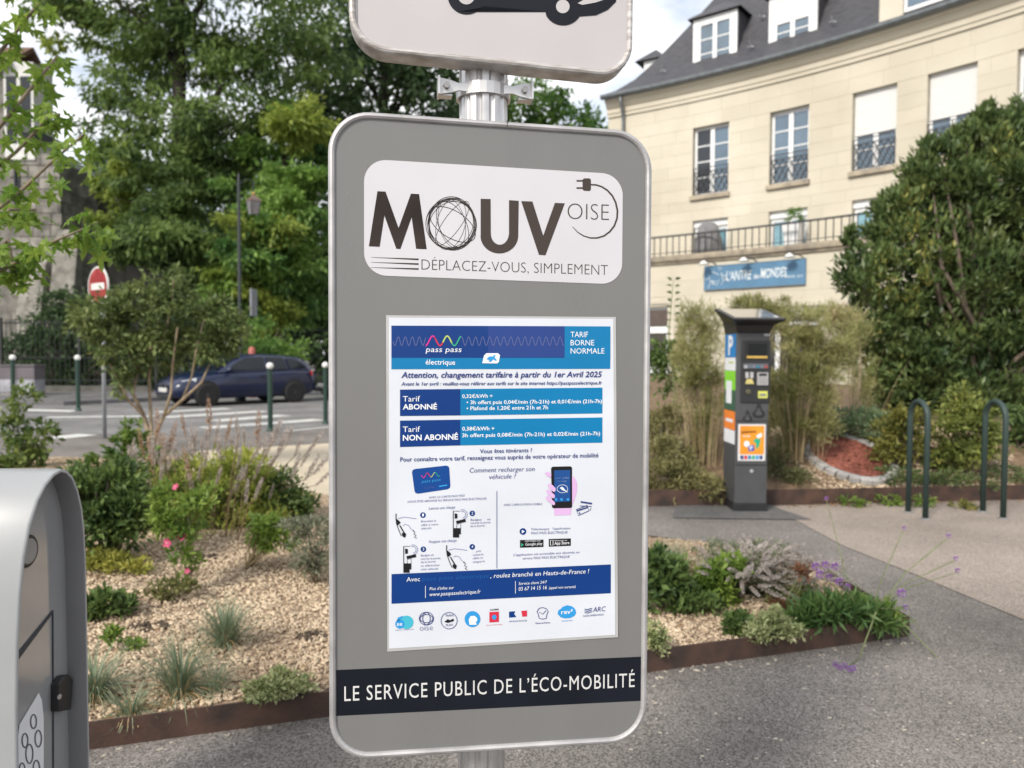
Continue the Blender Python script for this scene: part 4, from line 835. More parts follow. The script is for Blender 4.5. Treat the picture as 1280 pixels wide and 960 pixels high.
# lower wing with its own slate gable
wing = thing('stone_outbuilding', 'dark stone outbuilding with a slate roof between house and trees', 'building', (A(110,400,34).x, 34, 0))
X0, X1 = A(80, 300, 34).x, A(140, 300, 34).x; zr, ze_ = A(95, 198, 34).z, A(139, 248, 34).z
m_dst = M('dark_stone', (.15,.135,.115), .9, .25, 1.5, bump=.5, bscale=9, col2=(.07,.063,.055))
MB().prism([(X0-3,34,0),(X1-.2,34,0),(X1-.2,34,ze_-.1),(X0+.4,34,zr-.15),(X0-3,34,zr-2)], (0,7,0)).build('wall', m_dst, wing)
MB().hexa([(X0+.2,33.6,zr-.22),(X1+.1,33.6,ze_-.22),(X1+.1,41.2,ze_-.22),(X0+.2,41.2,zr-.22),(X0+.2,33.6,zr),(X1+.1,33.6,ze_),(X1+.1,41.2,ze_),(X0+.2,41.2,zr)]).build('roof', m_slate, wing)
MB().hexa([(X0-3.4,33.6,zr-2.9),(X0+.19,33.6,zr-.22),(X0+.19,41.2,zr-.22),(X0-3.4,41.2,zr-2.9),(X0-3.4,33.6,zr-2.7),(X0+.19,33.6,zr),(X0+.19,41.2,zr),(X0-3.4,41.2,zr-2.7)]).build('roof', m_slate, wing)
MB().box(X0+1.0, X0+1.9, 33.97, 34.05, 2.2, 4.0).build('window', m_black, wing)

# ================================================================ CURVED APARTMENT BUILDING (right)
BC = Vector((-13.0116, -.6126)); BR = 30.851
def AP(s, off, z): a = s/BR; return Vector((BC.x+(BR-off)*math.cos(a), BC.y+(BR-off)*math.sin(a), z))
def abox(mb, s0, s1, o0, o1, z0, z1, n=1):               # block following the curve; o0 = back, o1 = front
    for i in range(n):
        a, b = s0+(s1-s0)*i/n, s0+(s1-s0)*(i+1)/n
        mb.hexa([AP(b,o1,z0),AP(a,o1,z0),AP(a,o0,z0),AP(b,o0,z0),AP(b,o1,z1),AP(a,o1,z1),AP(a,o0,z1),AP(b,o0,z1)])
    return mb
bld = thing('apartment_building', 'curved cream stone apartment building with slate roof, dormers and shop below', 'building', AP(25, 1, 0))
m_lime = M('limestone', (.565,.525,.435), .85, .06, .55, bump=.14, bscale=20, col2=(.47,.43,.345), objrand=.03, detail=8); m_joint = M('limestone_joint', (.54,.495,.40), .9, .1, 4)
m_pvc = M('window_white', (.74,.75,.76), .4, .05, 8); m_bglass = M('window_glass', (.10,.16,.22), .04, .2, 1, spec=1, coat=1); m_dglass = M('dark_glass', (.02,.022,.025), .05, .2, 1, spec=.8)
m_shut = M('shutter_white', (.70,.70,.69), .5, .05, 5, bump=.25, bscale=30, stretch=(.2,.2,12)); m_wire = M('guard_iron', (.035,.035,.04), .5, .1, 9); m_stone2 = M('weathered_stone', (.42,.36,.27), .9, .25, 3, col2=(.20,.175,.145), bump=.2, bscale=25)
UPW = [(27.22,28.40,'open'),(24.80,25.95,'plain'),(22.45,23.60,'shutter'),(20.57,21.71,'shutter'),(18.55,19.72,'plain'),(15.4,16.6,'shutter')]
UZ0, UZ1 = 6.47, 8.60; MZ0, MZ1 = 4.35, 5.70
DOORS = [(27.22,28.37),(24.80,25.94),(22.44,23.56),(20.57,21.71),(18.55,19.72),(15.4,16.6)]
S0, S1 = 14.0, 31.38
def wall(name, s0, s1, zz0, zz1, off, holes, mat):
    ss = sorted(set([s0, s1]+[h[i] for h in holes for i in (0, 1)]+[s0+i*.8 for i in range(int((s1-s0)/.8))])); zz = sorted(set([zz0, zz1]+[h[i] for h in holes for i in (2, 3)])); mb = MB()
    for a, b in zip(ss[:-1], ss[1:]):
        for c, d in zip(zz[:-1], zz[1:]):
            if not any(h[0] <= (a+b)/2 <= h[1] and h[2] <= (c+d)/2 <= h[3] for h in holes): mb.add([AP(b,off,c),AP(a,off,c),AP(a,off,d),AP(b,off,d)], [(0,1,2,3)])
    for h in holes:                                     # reveals
        a, b, c, d = h; o2 = off-.22
        mb.add([AP(a,off,c),AP(b,off,c),AP(b,off,d),AP(a,off,d),AP(a,o2,c),AP(b,o2,c),AP(b,o2,d),AP(a,o2,d)], [(0,1,5,4),(1,2,6,5),(2,3,7,6),(3,0,4,7)])
    return mb.build(name, mat, bld)
hu = [(a, b, UZ0, UZ1) for a, b, _ in UPW]+[(a, b, MZ0, MZ1) for a, b in DOORS]
wall('upper_wall', S0, S1, 4.2, 10.0, 0, hu, m_joint)
ab_end = MB().add([AP(S1,0,0),AP(S1,-9,0),AP(S1,-9,10),AP(S1,0,10)], [(0,1,2,3)]).build('end_wall', m_lime, bld)
GO = .95
hg = [(28.75,30.3,1.0,2.98),(23.9,26.6,.3,2.75),(19.6,22.6,.1,2.75),(16,18,.1,2.75)]
wall('ground_floor_wall', S0, S1, 0, 4.27, GO, hg, m_joint)
MB().add([AP(S1,GO,0),AP(S1,0,0),AP(S1,0,4.27),AP(S1,GO,4.27)], [(0,1,2,3)]).build('end_wall', m_lime, bld)
# ashlar: blocks laid proud of the joints
cnt = [0]; restmb = MB()
def ashlar(s0, s1, z0, z1, off, holes, ch, ln, seed):
    r = random.Random(seed); z = z0; row = 0
    while z < z1-.03:
        zt_ = min(z+ch, z1)
        for h in holes:
            for e in (h[2], h[3]):
                if z+.06 < e < zt_-.06: pass
        iv = [(s0, s1)]
        for h in holes:
            if h[3] > z+.02 and h[2] < zt_-.02:
                iv = [q for a, b in iv for q in ((a, min(b, h[0])), (max(a, h[1]), b)) if q[1]-q[0] > .03]
        for a, b in iv:
            x = a; first = True
            while x < b-.02:
                w = ln*(r.uniform(.4,.6) if first and row % 2 else r.uniform(.85,1.15)); first = False
                if b-x-w < .25: w = b-x
                mb = abox(MB(), x+.0025, x+w-.0025, off+.0015, off+.008, z+.0025, zt_-.0025)
                if x > 19.4 and cnt[0] < 300 and w > .1: mb.build('stone_block', m_lime, bld); cnt[0] += 1
                else: restmb.v, restmb.f = restmb.v+mb.v, restmb.f+[tuple(i+len(restmb.v) for i in q) for q in mb.f]
                x += w
        z = zt_; row += 1
zcs = [(4.50, UZ0-.14), (UZ0-.14, UZ1), (UZ1, 9.42)]
hol2 = [(a, b, c-(.14 if c == UZ0 else 0), d) for a, b, c, d in hu]
ashlar(S0, S1, 4.50, MZ1, 0, hol2, .40, .95, 1); ashlar(S0, S1, MZ1, UZ0-.14, 0, hol2, .315, .95, 2); ashlar(S0, S1, UZ0-.14, UZ1, 0, hol2, .378, .95, 3); ashlar(S0, S1, UZ1, 9.42, 0, hol2, .41, 1.0, 4)
ashlar(S0, S1, .45, 4.2, GO, hg, .47, 1.1, 5)
def fixup():
    b = 0
    o = restmb.build('stone_blocks_far', m_lime, bld); o['kind'] = 'stuff'
# restmb faces were offset after concatenation: rebuild indices block by block
restmb.f = [tuple(i+8*k for i in q) for k in range(len(restmb.v)//8) for q in [(3,2,1,0),(4,5,6,7),(0,1,5,4),(1,2,6,5),(2,3,7,6),(3,0,4,7)]]
fixup()
abox(MB(), S0, S1, GO-.05, GO+.04, 0, .42, 22).build('plinth', M('plinth_stone', (.30,.27,.235), .9, .2, 2, col2=(.2,.185,.165)), bld)
# cornice, gutter
def sweep(name, prof, s0, s1, n, mat, smooth=False):
    mb = MB(); k = len(prof); vs = [AP(s0+(s1-s0)*i/n, o, z) for i in range(n+1) for o, z in prof]
    mb.add(vs, [(i*k+j, i*k+j+1, (i+1)*k+j+1, (i+1)*k+j) for i in range(n) for j in range(k-1)]+[tuple(range(k)), tuple(n*k+j for j in range(k))]); return mb.build(name, mat, bld, smooth=smooth)
sweep('cornice', [(-.1,9.42),(.06,9.42),(.06,9.52),(.09,9.54),(.09,9.68),(.14,9.72),(.20,9.80),(.22,9.86),(.30,9.88),(.30,9.97),(-.1,9.97)], S0, S1+.02, 44, m_lime)
m_zinc = M('zinc', (.19,.21,.225), .45, .15, 6, metal=.4)
sweep('gutter', [(.28,10.04),(.30,9.98),(.36,9.94),(.43,9.95),(.48,10.0),(.49,10.07),(.485,10.075),(.47,10.02),(.42,9.97),(.36,9.965),(.31,10.0),(.30,10.05)], S0, S1+.1, 44, m_zinc)
dp = [AP(30.78,.36,9.95), AP(30.78,.34,9.75), AP(30.80,.12,9.45), AP(30.80,.08,9.2), AP(30.80,.08,4.55)]
MB().tube(dp, .055, 10).build('downpipe', m_zinc, bld, smooth=True)
# slate roof: sprocketed eave, steep slope, hipped at the left end
m_bslate = M('roof_slate', (.066,.066,.076), .5, .28, 3.2, bump=.8, bscale=7, stretch=(1.6,1.6,6), col2=(.034,.034,.040), rvar=.2)
RP = [(.45,10.07,.10),(.0,10.30,-.25),(-.45,10.72,-.75),(-.9,11.35,-1.25),(-1.5,12.45,-2.1),(-2.2,13.9,-3.2),(-2.9,15.4,-4.4)]
mb = MB(); n = 36; vs = []
for o, z, e in RP:
    for i in range(n+1): vs.append(AP(S0+(S1+e-S0)*i/n, o, z))
k = n+1; mb.add(vs, [(j*k+i+1, j*k+i, (j+1)*k+i, (j+1)*k+i+1) for j in range(len(RP)-1) for i in range(n)])
for (o, z, e), (o2, z2, e2) in zip(RP[:-1], RP[1:]): mb.add([AP(S1+e,o,z),AP(S1+e,-9,z),AP(S1+e2,-9,z2),AP(S1+e2,o2,z2)], [(0,1,2,3)])
mb.add([AP(S0+(S1-4.4-S0)*i/n, -2.9, 15.4) for i in range(n+1)]+[AP(S0+(S1-4.4-S0)*i/n, -7.5, 15.6) for i in range(n+1)], [(i, i+1, k+i+1, k+i) for i in range(n)])
roof = mb.build('roof', m_bslate, bld)
m_lead = M('lead_flashing', (.32,.33,.35), .5, .15, 8, metal=.3)
for s, o, z in ((29.6,-.42,10.72),(26.75,-.5,10.82),(26.7,-1.2,11.95),(24.35,-.5,10.85),(24.3,-1.35,12.2)):  # roof hooks
    mb = MB(); a = AP(s,o+.12,z+.02); mb.tube([AP(s-.10,o+.10,z), a, AP(s+.10,o+.10,z+.05)], .022, 5); mb.tube([a, AP(s,o+.2,z+.16)], .03, 5); mb.build('roof_hook', m_lead, roof)
def win(parent, s0, s1, z0, z1, off, rows, kind='plain', shut=0.0, gl=None, frame=.075, sill=True):
    """casement window: frame with mullion and transoms, panes as pieces of their own"""
    mb = MB(); o0, o1 = off-.10, off-.03; w = frame
    abox(mb, s0, s0+w, o0, o1, z0, z1); abox(mb, s1-w, s1, o0, o1, z0, z1); abox(mb, s0+w, s1-w, o0, o1-.004, z0, z0+w*1.3); abox(mb, s0+w, s1-w, o0, o1-.004, z1-w, z1)
    c = (s0+s1)/2; abox(mb, c-w*.9, c+w*.9, o0, o1+.01, z0+w*1.3, z1-w); zz0, zz1 = z0+w*1.3, z1-w
    for i in range(1, rows):
        z = zz0+(zz1-zz0)*i/rows
        for a, b in ((s0+w, c-w*.9), (c+w*.9, s1-w)): abox(mb, a, b, o0, o1-.02, z-.018, z+.018)
    f = mb.build('window', m_pvc, parent)
    for i in range(rows):
        za_, zb_ = zz0+(zz1-zz0)*i/rows+.02, zz0+(zz1-zz0)*(i+1)/rows-.02
        for q, (a, b) in enumerate(((s0+w, c-w*.9), (c+w*.9, s1-w))):
            g = m_dglass if (kind == 'open' and q == 1) else (gl or m_bglass)
            abox(MB(), a, b, o0+.02, o0+.035, za_, zb_).build('pane', g, f)
    if shut:
        mb = MB(); zq = z1-(z1-z0)*shut
        while zq < z1-.01: abox(mb, s0+.01, s1-.01, o1-.02, o1+.03, zq, min(zq+.047, z1-.002)); abox(mb, s0+.01, s1-.01, o1-.02, o1+.022, zq+.047, min(zq+.055, z1-.001)); zq += .055
        mb.build('roller_shutter', m_shut, f)
    return f
def guard(f, s0, s1, z0, zt_, off):
    mb = MB(); t = .0135
    def bar(a, b): mb.tube([AP(a[0],off,a[1]), AP(b[0],off,b[1])], t, 4)
    bar((s0-.06,zt_),(s1+.06,zt_)); bar((s0+.04,z0),(s1-.04,z0)); bar((s0+.04,zt_-.14),(s1-.04,zt_-.14))
    for s in (s0+.04, s1-.04): bar((s,z0),(s,zt_))
    n = 3; w = (s1-s0-.08)/n; zb = z0; zt2 = zt_-.14; zm_ = (zb+zt2)/2
    for i in range(n):
        a, b = s0+.04+i*w, s0+.04+(i+1)*w; bar((a,zb),(b,zt2)); bar((a,zt2),(b,zb))
        bar(((a+b)/2-w*.5,zm_),((a+b)/2,zt2)); bar(((a+b)/2,zt2),((a+b)/2+w*.5,zm_)); bar(((a+b)/2+w*.5,zm_),((a+b)/2,zb)); bar(((a+b)/2,zb),((a+b)/2-w*.5,zm_))
    mb.build('window_guard', m_wire, f)
for s0, s1, kd in UPW:
    f = win(bld, s0+.01, s1-.01, UZ0, UZ1, -.12, 4, kd, .54 if kd == 'shutter' else 0)
    guard(f, s0, s1, UZ0+.06, UZ0+.86, -.03)
    abox(MB(), s0-.06, s1+.06, -.2, .10, UZ0-.13, UZ0-.001).build('sill', m_stone2, f)
m_blue = M('pale_blue_glass', (.20,.38,.46), .06, .2, 2, spec=.8)
for i, (s0, s1) in enumerate(DOORS):
    f = win(bld, s0+.02, s1-.02, MZ0, MZ1-.20, -.12, 1, gl=m_blue, frame=.09); abox(MB(), s0, s1, -.2, -.10, MZ1-.20, MZ1-.003, 1).build('shutter_box', m_pvc, f)
# dormers
for s0, s1, shut in ((27.25,28.68,0),(24.85,26.27,.42)):
    zb, ze2 = 10.42, 12.20; oF = -.55
    mb = MB(); abox(mb, s1-.17, s1, oF-.06, oF, zb, ze2); abox(mb, s0, s0+.17, oF-.06, oF, zb, ze2); abox(mb, s0+.17, s1-.17, oF-.06, oF-.002, ze2-.16, ze2); abox(mb, s0+.17, s1-.17, oF-.06, oF+.03, zb, zb+.10)
    d_ = mb.build('dormer', m_pvc, bld)
    f = win(d_, s0+.17, s1-.17, zb+.10, ze2-.16, oF+.02, 3)
    if shut: abox(MB(), s0+.17, s1-.17, oF-.03, oF-.012, ze2-.16-(ze2-zb)*.40, ze2-.161).build('roller_shutter', m_shut, d_)
    for s in (s0, s1):
        a = .012 if s == s1 else -.012
        MB().hexa([AP(s-.02,oF-.061,zb),AP(s+.02,oF-.061,zb),AP(s+.02,-3,zb),AP(s-.02,-3,zb),AP(s-.02,oF-.061,ze2),AP(s+.02,oF-.061,ze2),AP(s+.02,-3,ze2),AP(s-.02,-3,ze2)]).build('dormer_cheek', m_bslate, d_)
    c = (s0+s1)/2
    MB().add([AP(s0-.14,oF+.12,ze2),AP(s1+.14,oF+.12,ze2),AP(c,oF-.75,ze2+.62),AP(c,-3.2,ze2+.62),AP(s0-.14,-3.2,ze2),AP(s1+.14,-3.2,ze2),AP(s0-.14,oF+.12,ze2+.035),AP(s1+.14,oF+.12,ze2+.035),AP(c,oF-.75,ze2+.67),AP(c,-3.2,ze2+.67),AP(s0-.14,-3.2,ze2+.035),AP(s1+.14,-3.2,ze2+.035)],
             [(6,7,8),(7,11,9,8),(10,6,8,9),(0,2,1),(1,2,3,5),(4,3,2,0),(0,1,7,6),(1,5,11,7),(4,0,6,10)]).build('dormer_roof', m_bslate, d_)
# a stone dormer to the right, a small one round the hip
mb = MB(); abox(mb, 22.35, 22.95, -1.6, .0, 10.1, 14); abox(mb, 20.2, 20.8, -1.6, .0, 10.1, 14); abox(mb, 20.8, 22.35, -1.6, -.02, 12.6, 14); sd_ = mb.build('stone_dormer', m_lime, bld)
win(sd_, 20.82, 22.33, 10.35, 12.58, .02, 3)
mb = MB(); abox(mb, 30.0, 30.62, -2.2, -1.15, 10.9, 11.52); sdm = mb.build('dormer', m_pvc, bld)
MB().add([AP(29.85,-1.0,11.53),AP(30.9,-1.0,11.53),AP(30.3,-1.4,11.95),AP(30.3,-2.6,11.95),AP(29.85,-2.6,11.53),AP(30.9,-2.6,11.53)], [(0,2,1),(1,2,3,5),(4,3,2,0),(0,1,5,4)]).build('dormer_roof', m_bslate, sdm)
# terrace slab and railing
sweep('terrace_slab', [(-.1,4.27),(GO+.06,4.27),(GO+.08,4.33),(GO+.14,4.36),(GO+.16,4.45),(GO+.16,4.52),(-.1,4.52)], S0, S1, 44, m_stone2)
rl = sweep('terrace_railing', [(GO+.075,5.09),(GO+.135,5.09),(GO+.135,5.14),(GO+.075,5.14),(GO+.075,5.09)], S0, S1-.05, 44, m_wire)
bal = MB().tube([AP(20,GO+.105,4.52), AP(20,GO+.105,5.10)], .017, 5).build('baluster', m_wire, rl); nb = int((S1-.1-15)/.215)
for i in range(nb):
    c = bal.copy(); COL.objects.link(c); c.location = AP(15+i*.215, GO+.105, 0)-AP(20, GO+.105, 0)
sweep('railing_foot', [(GO+.09,4.60),(GO+.12,4.60),(GO+.12,4.62),(GO+.09,4.62),(GO+.09,4.60)], S0, S1-.05, 44, m_wire)
# shop windows
m_blind = M('brown_blind', (.10,.075,.065), .8, .1, 5)
f = win(bld, 28.78, 30.27, 1.0, 2.95, GO-.12, 1, gl=m_dglass, frame=.07); abox(MB(), 28.82, 30.23, GO-.16, GO-.13, 2.40, 2.88).build('blind', m_blind, f); abox(MB(), 28.8, 30.25, GO-.2, GO-.11, 2.16, 2.36).build('transom', m_pvc, f)
abox(MB(), 28.6, 30.45, GO-.1, GO+.12, .9, 1.0).build('sill', m_pvc, f)
for k, (s, h, c) in enumerate(((29.75,.28,(.70,.16,.03)),(29.45,.42,(.6,.58,.55)),(29.1,.22,(.65,.08,.03)),(29.55,.18,(.7,.68,.66)),(30.0,.34,(.55,.56,.58)),(29.3,.30,(.2,.3,.12)))):
    abox(MB(), s-.1, s+.1, GO-.30, GO-.21, 1.06, 1.06+h).build('window_display', M('display_%d' % k, c, .6, .3, 12), f, bevel=.02)
f = win(bld, 23.95, 26.55, .35, 2.72, GO-.12, 1, gl=m_dglass, frame=.08); abox(MB(), 24.0, 26.5, GO-.14, GO-.04, 2.30, 2.40).build('transom', m_pvc, f)
f = win(bld, 19.65, 22.55, .12, 2.72, GO-.12, 1, gl=m_dglass, frame=.08); abox(MB(), 19.7, 22.5, GO-.16, GO-.13, 1.6, 2.66, 2).build('blind', M('brown_shutter', (.20,.135,.095), .7, .1, 5), f)
for s0, s1 in ((28.5,30.55),(23.7,26.8),(19.4,22.8)):
    mb = MB(); zt_ = 3.18 if s0 > 28 else 2.95; abox(mb, s0, s0+.10, GO, GO+.045, .45, zt_); abox(mb, s1-.10, s1, GO, GO+.045, .45, zt_); abox(mb, s0+.1, s1-.1, GO, GO+.043, zt_-.12, zt_, 3); mb.build('window_surround', m_lime, bld)
# shop sign hung on the wall, with three swan-neck lamps
sg0, sg1, sz0, sz1 = 24.38, 27.50, 3.43, 4.10
sgn = thing('shop_sign', 'blue shop sign with white hand lettering under the terrace', 'shop sign', AP((sg0+sg1)/2, GO+.08, sz0))
abox(MB(), sg0, sg1, GO+.015, GO+.075, sz0, sz1, 6).build('board', M('board_blue', (.085,.20,.33), .55, .1, 3), sgn)
m_bedge = M('board_edge', (.13,.20,.27), .5)
for e0, e1 in ((sz0-.025, sz0-.001), (sz1+.001, sz1+.025)): abox(MB(), sg0, sg1, GO+.01, GO+.085, e0, e1, 6).build('board_edge', m_bedge, sgn)
m_chalk = M('sign_lettering', (.66,.70,.72), .6, .05, 9)
def swrite(body, s_left, s_right, z, h, bold=0, shear=0, jitter=0):
    V, Fc = text2d(body, bold, shear, 2); x0, x1 = V[:, 0].min(), V[:, 0].max(); MB().add([AP(s_left+(s_right-s_left)*(x-x0)/(x1-x0), GO+.078, z+y*h/CAP+(jitter*math.sin(x*9))) for x, y in V], Fc).build('lettering', m_chalk, sgn)
swrite("L'ANTRE", 26.78, 25.98, 3.66, .25, .012, .1, .018); swrite('des', 25.92, 25.74, 3.66, .14, .01, .2); swrite('MONDES', 25.70, 24.92, 3.66, .26, .012, .1, .018)
swrite('LIBRAIRIE - JEUX', 24.98, 24.45, 3.62, .06)
mb = MB(); r3 = random.Random(5)
for k in range(9): a = r3.uniform(26.85, 27.35); b = r3.uniform(3.55, 3.95); mb.tube([AP(a+r3.uniform(-.16,.16), GO+.079, b+r3.uniform(-.12,.12)) for _ in range(3)], .010, 4)
mb.build('sketch_emblem', m_chalk, sgn)
for s, lb in ((27.38,'white swan-neck lamp over the left end of the shop sign'),(26.1,'white swan-neck lamp over the middle of the shop sign'),(24.72,'white swan-neck lamp over the right end of the shop sign')):
    t = thing('sign_lamp', lb, 'lamp', AP(s, GO+.05, 4.16), group='white lamps over the shop sign')
    MB().tube([AP(s-.25,GO+.02,4.14), AP(s-.2,GO+.2,4.22), AP(s,GO+.32,4.26), AP(s,GO+.36,4.24)], .016, 6).build('arm', m_black, t)
    MB().lathe([(.03,.12),(.07,.09),(.15,.02),(.16,0),(.14,.0)], AP(s,GO+.36,4.14), 14).build('shade', M('lamp_shade_white', (.70,.70,.68), .4), t, smooth=True)
# things standing on the terrace
t = thing('covered_chair', 'terrace chair under a grey cover behind the railing', 'chair', AP(27.6,.55,4.52)); p = wpos(t)
MB().lathe([(.42,0),(.44,.1),(.42,.45),(.36,.58),(.30,.86),(.18,.96),(0,.98)], p, 12).build('cover', M('grey_cover', (.20,.20,.205), .85, .2, 4, bump=.3, bscale=8), t, smooth=True)
for k in range(4): MB().tube([p+Vector((.3*math.cos(k*PI/2+.7),.3*math.sin(k*PI/2+.7),0)), p+Vector((.3*math.cos(k*PI/2+.7),.3*math.sin(k*PI/2+.7),.2))], .02, 5).build('leg', m_black, t)
t = thing('planter_box', 'tall white planter with a small clipped plant on the terrace', 'planter', AP(24.95,.55,4.52)); p = wpos(t)
MB().lathe([(.26,0),(.34,.62),(.36,.62),(.36,.66),(.30,.66),(.28,.6)], p, 4).build('pot', m_pvc, t); PLANTER = (t, p)

# ================================================================ VEGETATION
def unit(a): return a/np.maximum(np.linalg.norm(a, axis=1, keepdims=True), 1e-6)
def leaf_arrays(P, D, Ln, Wd, fold=.2, up=1.0, rnd=.7):
    n = len(P); U = RNG.normal(0, rnd, (n, 3)); U[:, 2] += up
    S = unit(np.cross(D, U)); N_ = np.cross(S, D)
    V = np.empty((n, 4, 3)); V[:, 0] = P; V[:, 2] = P+D*Ln[:, None]
    m = P+D*(Ln*.45)[:, None]+N_*(Wd*fold)[:, None]
    V[:, 1] = m+S*(Wd/2)[:, None]; V[:, 3] = m-S*(Wd/2)[:, None]
    b = (np.arange(n)*4)[:, None]
    return V.reshape(-1, 3), np.concatenate([b+np.array([[0,1,2]]), b+np.array([[0,2,3]])])
def foliage(name, parent, mat, blobs, n, Lf, Wf=.4, out=.8, droop=.0, sub=.3, nsub=14, up=1.0, rise=0, shell=.45, floor=None, cluster=1.0):
    """blobs: (centre, (rx,ry,rz)); leaves gather in sub-clumps so that gaps stay between them"""
    wts = np.array([max(r)**2 for c, r in blobs]); wts = wts/wts.sum(); Ps = []; Ds = []
    for (c, r), w in zip(blobs, wts):
        k = max(30, int(n*w)); c = np.array(c); r = np.array(r)
        q = unit(RNG.normal(0, 1, (nsub, 3)))*(RNG.uniform(0, 1, (nsub, 1))**shell); sc = c+q*r
        i = RNG.integers(0, nsub, k); spread = RNG.uniform(.6, 1.3, nsub)[i][:, None]
        P = sc[i]+RNG.normal(0, .55, (k, 3))*r*sub*spread*cluster*np.array([1, 1, .7])
        D = unit((P-c)/r*out+RNG.normal(0, .6, (k, 3))+np.array([0, 0, rise-droop])); Ps.append(P); Ds.append(D)
    P = np.concatenate(Ps); D = np.concatenate(Ds)
    if floor is not None: P[:, 2] = np.maximum(P[:, 2], floor+.01)
    Ln = RNG.uniform(.65, 1.25, len(P))*Lf
    V, Fc = leaf_arrays(P, D, Ln, Ln*Wf, up=up)
    return np_mesh(name, V, Fc, mat, parent, kind='stuff')
def blades(name, parent, mat, base, n, Ln, w, spread, rad_=.05, droop=.6, seg=4):
    base = np.array(base); a = RNG.uniform(0, 2*PI, n); tilt = np.abs(RNG.normal(0, spread, n)); h = np.stack([np.cos(a), np.sin(a), np.zeros(n)], 1)
    r0 = RNG.uniform(0, rad_, n)[:, None]; P = base+h*r0; l_ = Ln*RNG.uniform(.6, 1.15, n); side = np.stack([-np.sin(a), np.cos(a), np.zeros(n)], 1)
    V = np.empty((n, (seg+1)*2, 3)); p = P.copy(); ang = tilt.copy()
    for s in range(seg+1):
        ww = w*(1-(s/seg)**1.5*.92)/2; V[:, 2*s] = p+side*ww; V[:, 2*s+1] = p-side*ww
        d = h*np.sin(ang)[:, None]+np.array([0, 0, 1])*np.cos(ang)[:, None]; p = p+d*(l_/seg)[:, None]; ang = ang+droop/seg*RNG.uniform(.5, 1.5, n)*(1+tilt)
    V[:, :, 2] = np.maximum(V[:, :, 2], base[2]-.0)
    b = (np.arange(n)*(seg+1)*2)[:, None]
    Fc = np.concatenate([b+np.array([[2*s, 2*s+1, 2*s+3, 2*s+2]]) for s in range(seg)])
    return np_mesh(name, V.reshape(-1, 3), Fc, mat, parent, smooth=True, kind='stuff')
def pxb(px, py, Y, r, ry=None, rz=None):                 # blob seen at a spot with radius in pixels
    k = Y/F; return (tuple(A(px, py, Y)), (r*k, (ry or r)*k, (rz or r)*k))
def stems(name, parent, mat, base, tips, r0, r1, wob=.12, n=5):
    mb = MB(); base = Vector(base)
    for t in tips:
        t = Vector(t); b0 = base+Vector((random.uniform(-.03,.03), random.uniform(-.03,.03), 0)); d = t-b0
        pts = [b0+d*q+Vector((random.uniform(-1,1), random.uniform(-1,1), random.uniform(-.3,.6)))*d.length*wob*math.sin(PI*q) for q in (0, .33, .66, 1)]; pts[0] = b0; pts[-1] = t
        mb.tube(pts, [r0, r0*.75+r1*.25, (r0+r1)/2, r1], n)
    return mb.build(name, mat, parent, smooth=True)
m_bark = M('bark', (.16,.125,.095), .9, .25, 5, bump=.5, bscale=20, stretch=(3,3,.7)); m_barkd = M('bark_dark', (.055,.045,.036), .9, .25, 4, bump=.5, bscale=12, stretch=(3,3,.7)); m_twig = M('twig', (.30,.235,.16), .85, .2, 12); m_gstem = M('green_stem', (.17,.20,.08), .7, .2, 12)
lf_dark = leafmat('leaf_deep_green', (0.066,0.115,0.040), (0.200,0.287,0.081), trans=.5, clump=.45, con=3.2); lf_mid = leafmat('leaf_mid_green', (0.069,0.154,0.042), (0.246,0.392,0.084), trans=.45, clump=.45, con=3.2)  # strong clump contrast paints lit and shaded clumps into the tree leaf colour
lf_yel = leafmat('leaf_yellow_green', (0.125,0.200,0.037), (0.375,0.438,0.088), trans=.5, clump=.5); lf_back = leafmat('leaf_backdrop', (0.031,0.067,0.031), (0.108,0.168,0.063), trans=.3, clump=.25)

# ---- big trees beyond the fence
def tree(label, base, trunk_r, top, limbs, crowns, name='leafy_tree'):
    t = thing(name, label, 'tree', base, group='tall trees beyond the fence'); b = Vector(base); top = Vector(top); mb = MB()
    mid = b.lerp(top, .5)+Vector((.25, 0, 0)); mb.tube([b, b+Vector((0,0,.4)), mid, top], [trunk_r*1.35, trunk_r, trunk_r*.75, trunk_r*.4], 10)
    for q, tip in limbs:
        s = b.lerp(top, q); tip = Vector(tip); m_ = s.lerp(tip, .5)+Vector((0,0,.5)); mb.tube([s, m_, tip], [trunk_r*.38, trunk_r*.25, trunk_r*.09], 7)
    mb.build('trunk', m_barkd, t, smooth=True)
    for blobs, n, L_, W_, mat, kw in crowns: foliage('crown', t, mat, blobs, n, L_, W_, **kw)
    return t
def gpt(px, Y): p = A(px, 480, Y); return (p.x, Y, 0)
Y1 = 31.0
B1 = [pxb(240,-120,Y1,150), pxb(120,-60,Y1,110), pxb(330,-60,Y1,110), pxb(45,-25,Y1,45), pxb(190,50,Y1+1,85,80,60), pxb(290,60,Y1,90,90,60), pxb(375,60,Y1,70,80,55), pxb(160,110,Y1,55,60,40), pxb(235,150,Y1-1,75,70,45), pxb(310,160,Y1,80,80,45), pxb(150,185,Y1,45,50,35)]
B1b = [pxb(285,212,Y1-.5,42,45,34), pxb(245,205,Y1-.5,40,40,28), pxb(215,230,Y1-1.5,75,70,38), pxb(225,295,Y1-2,85,80,42), pxb(170,300,Y1-1,45,50,40), pxb(270,330,Y1-2,60,60,35)]
B1c = [pxb(95,12,Y1+1,35,40,18), pxb(68,52,Y1,16), pxb(150,215,Y1-1.5,28,40,45), pxb(150,270,Y1-1,30,40,30)]
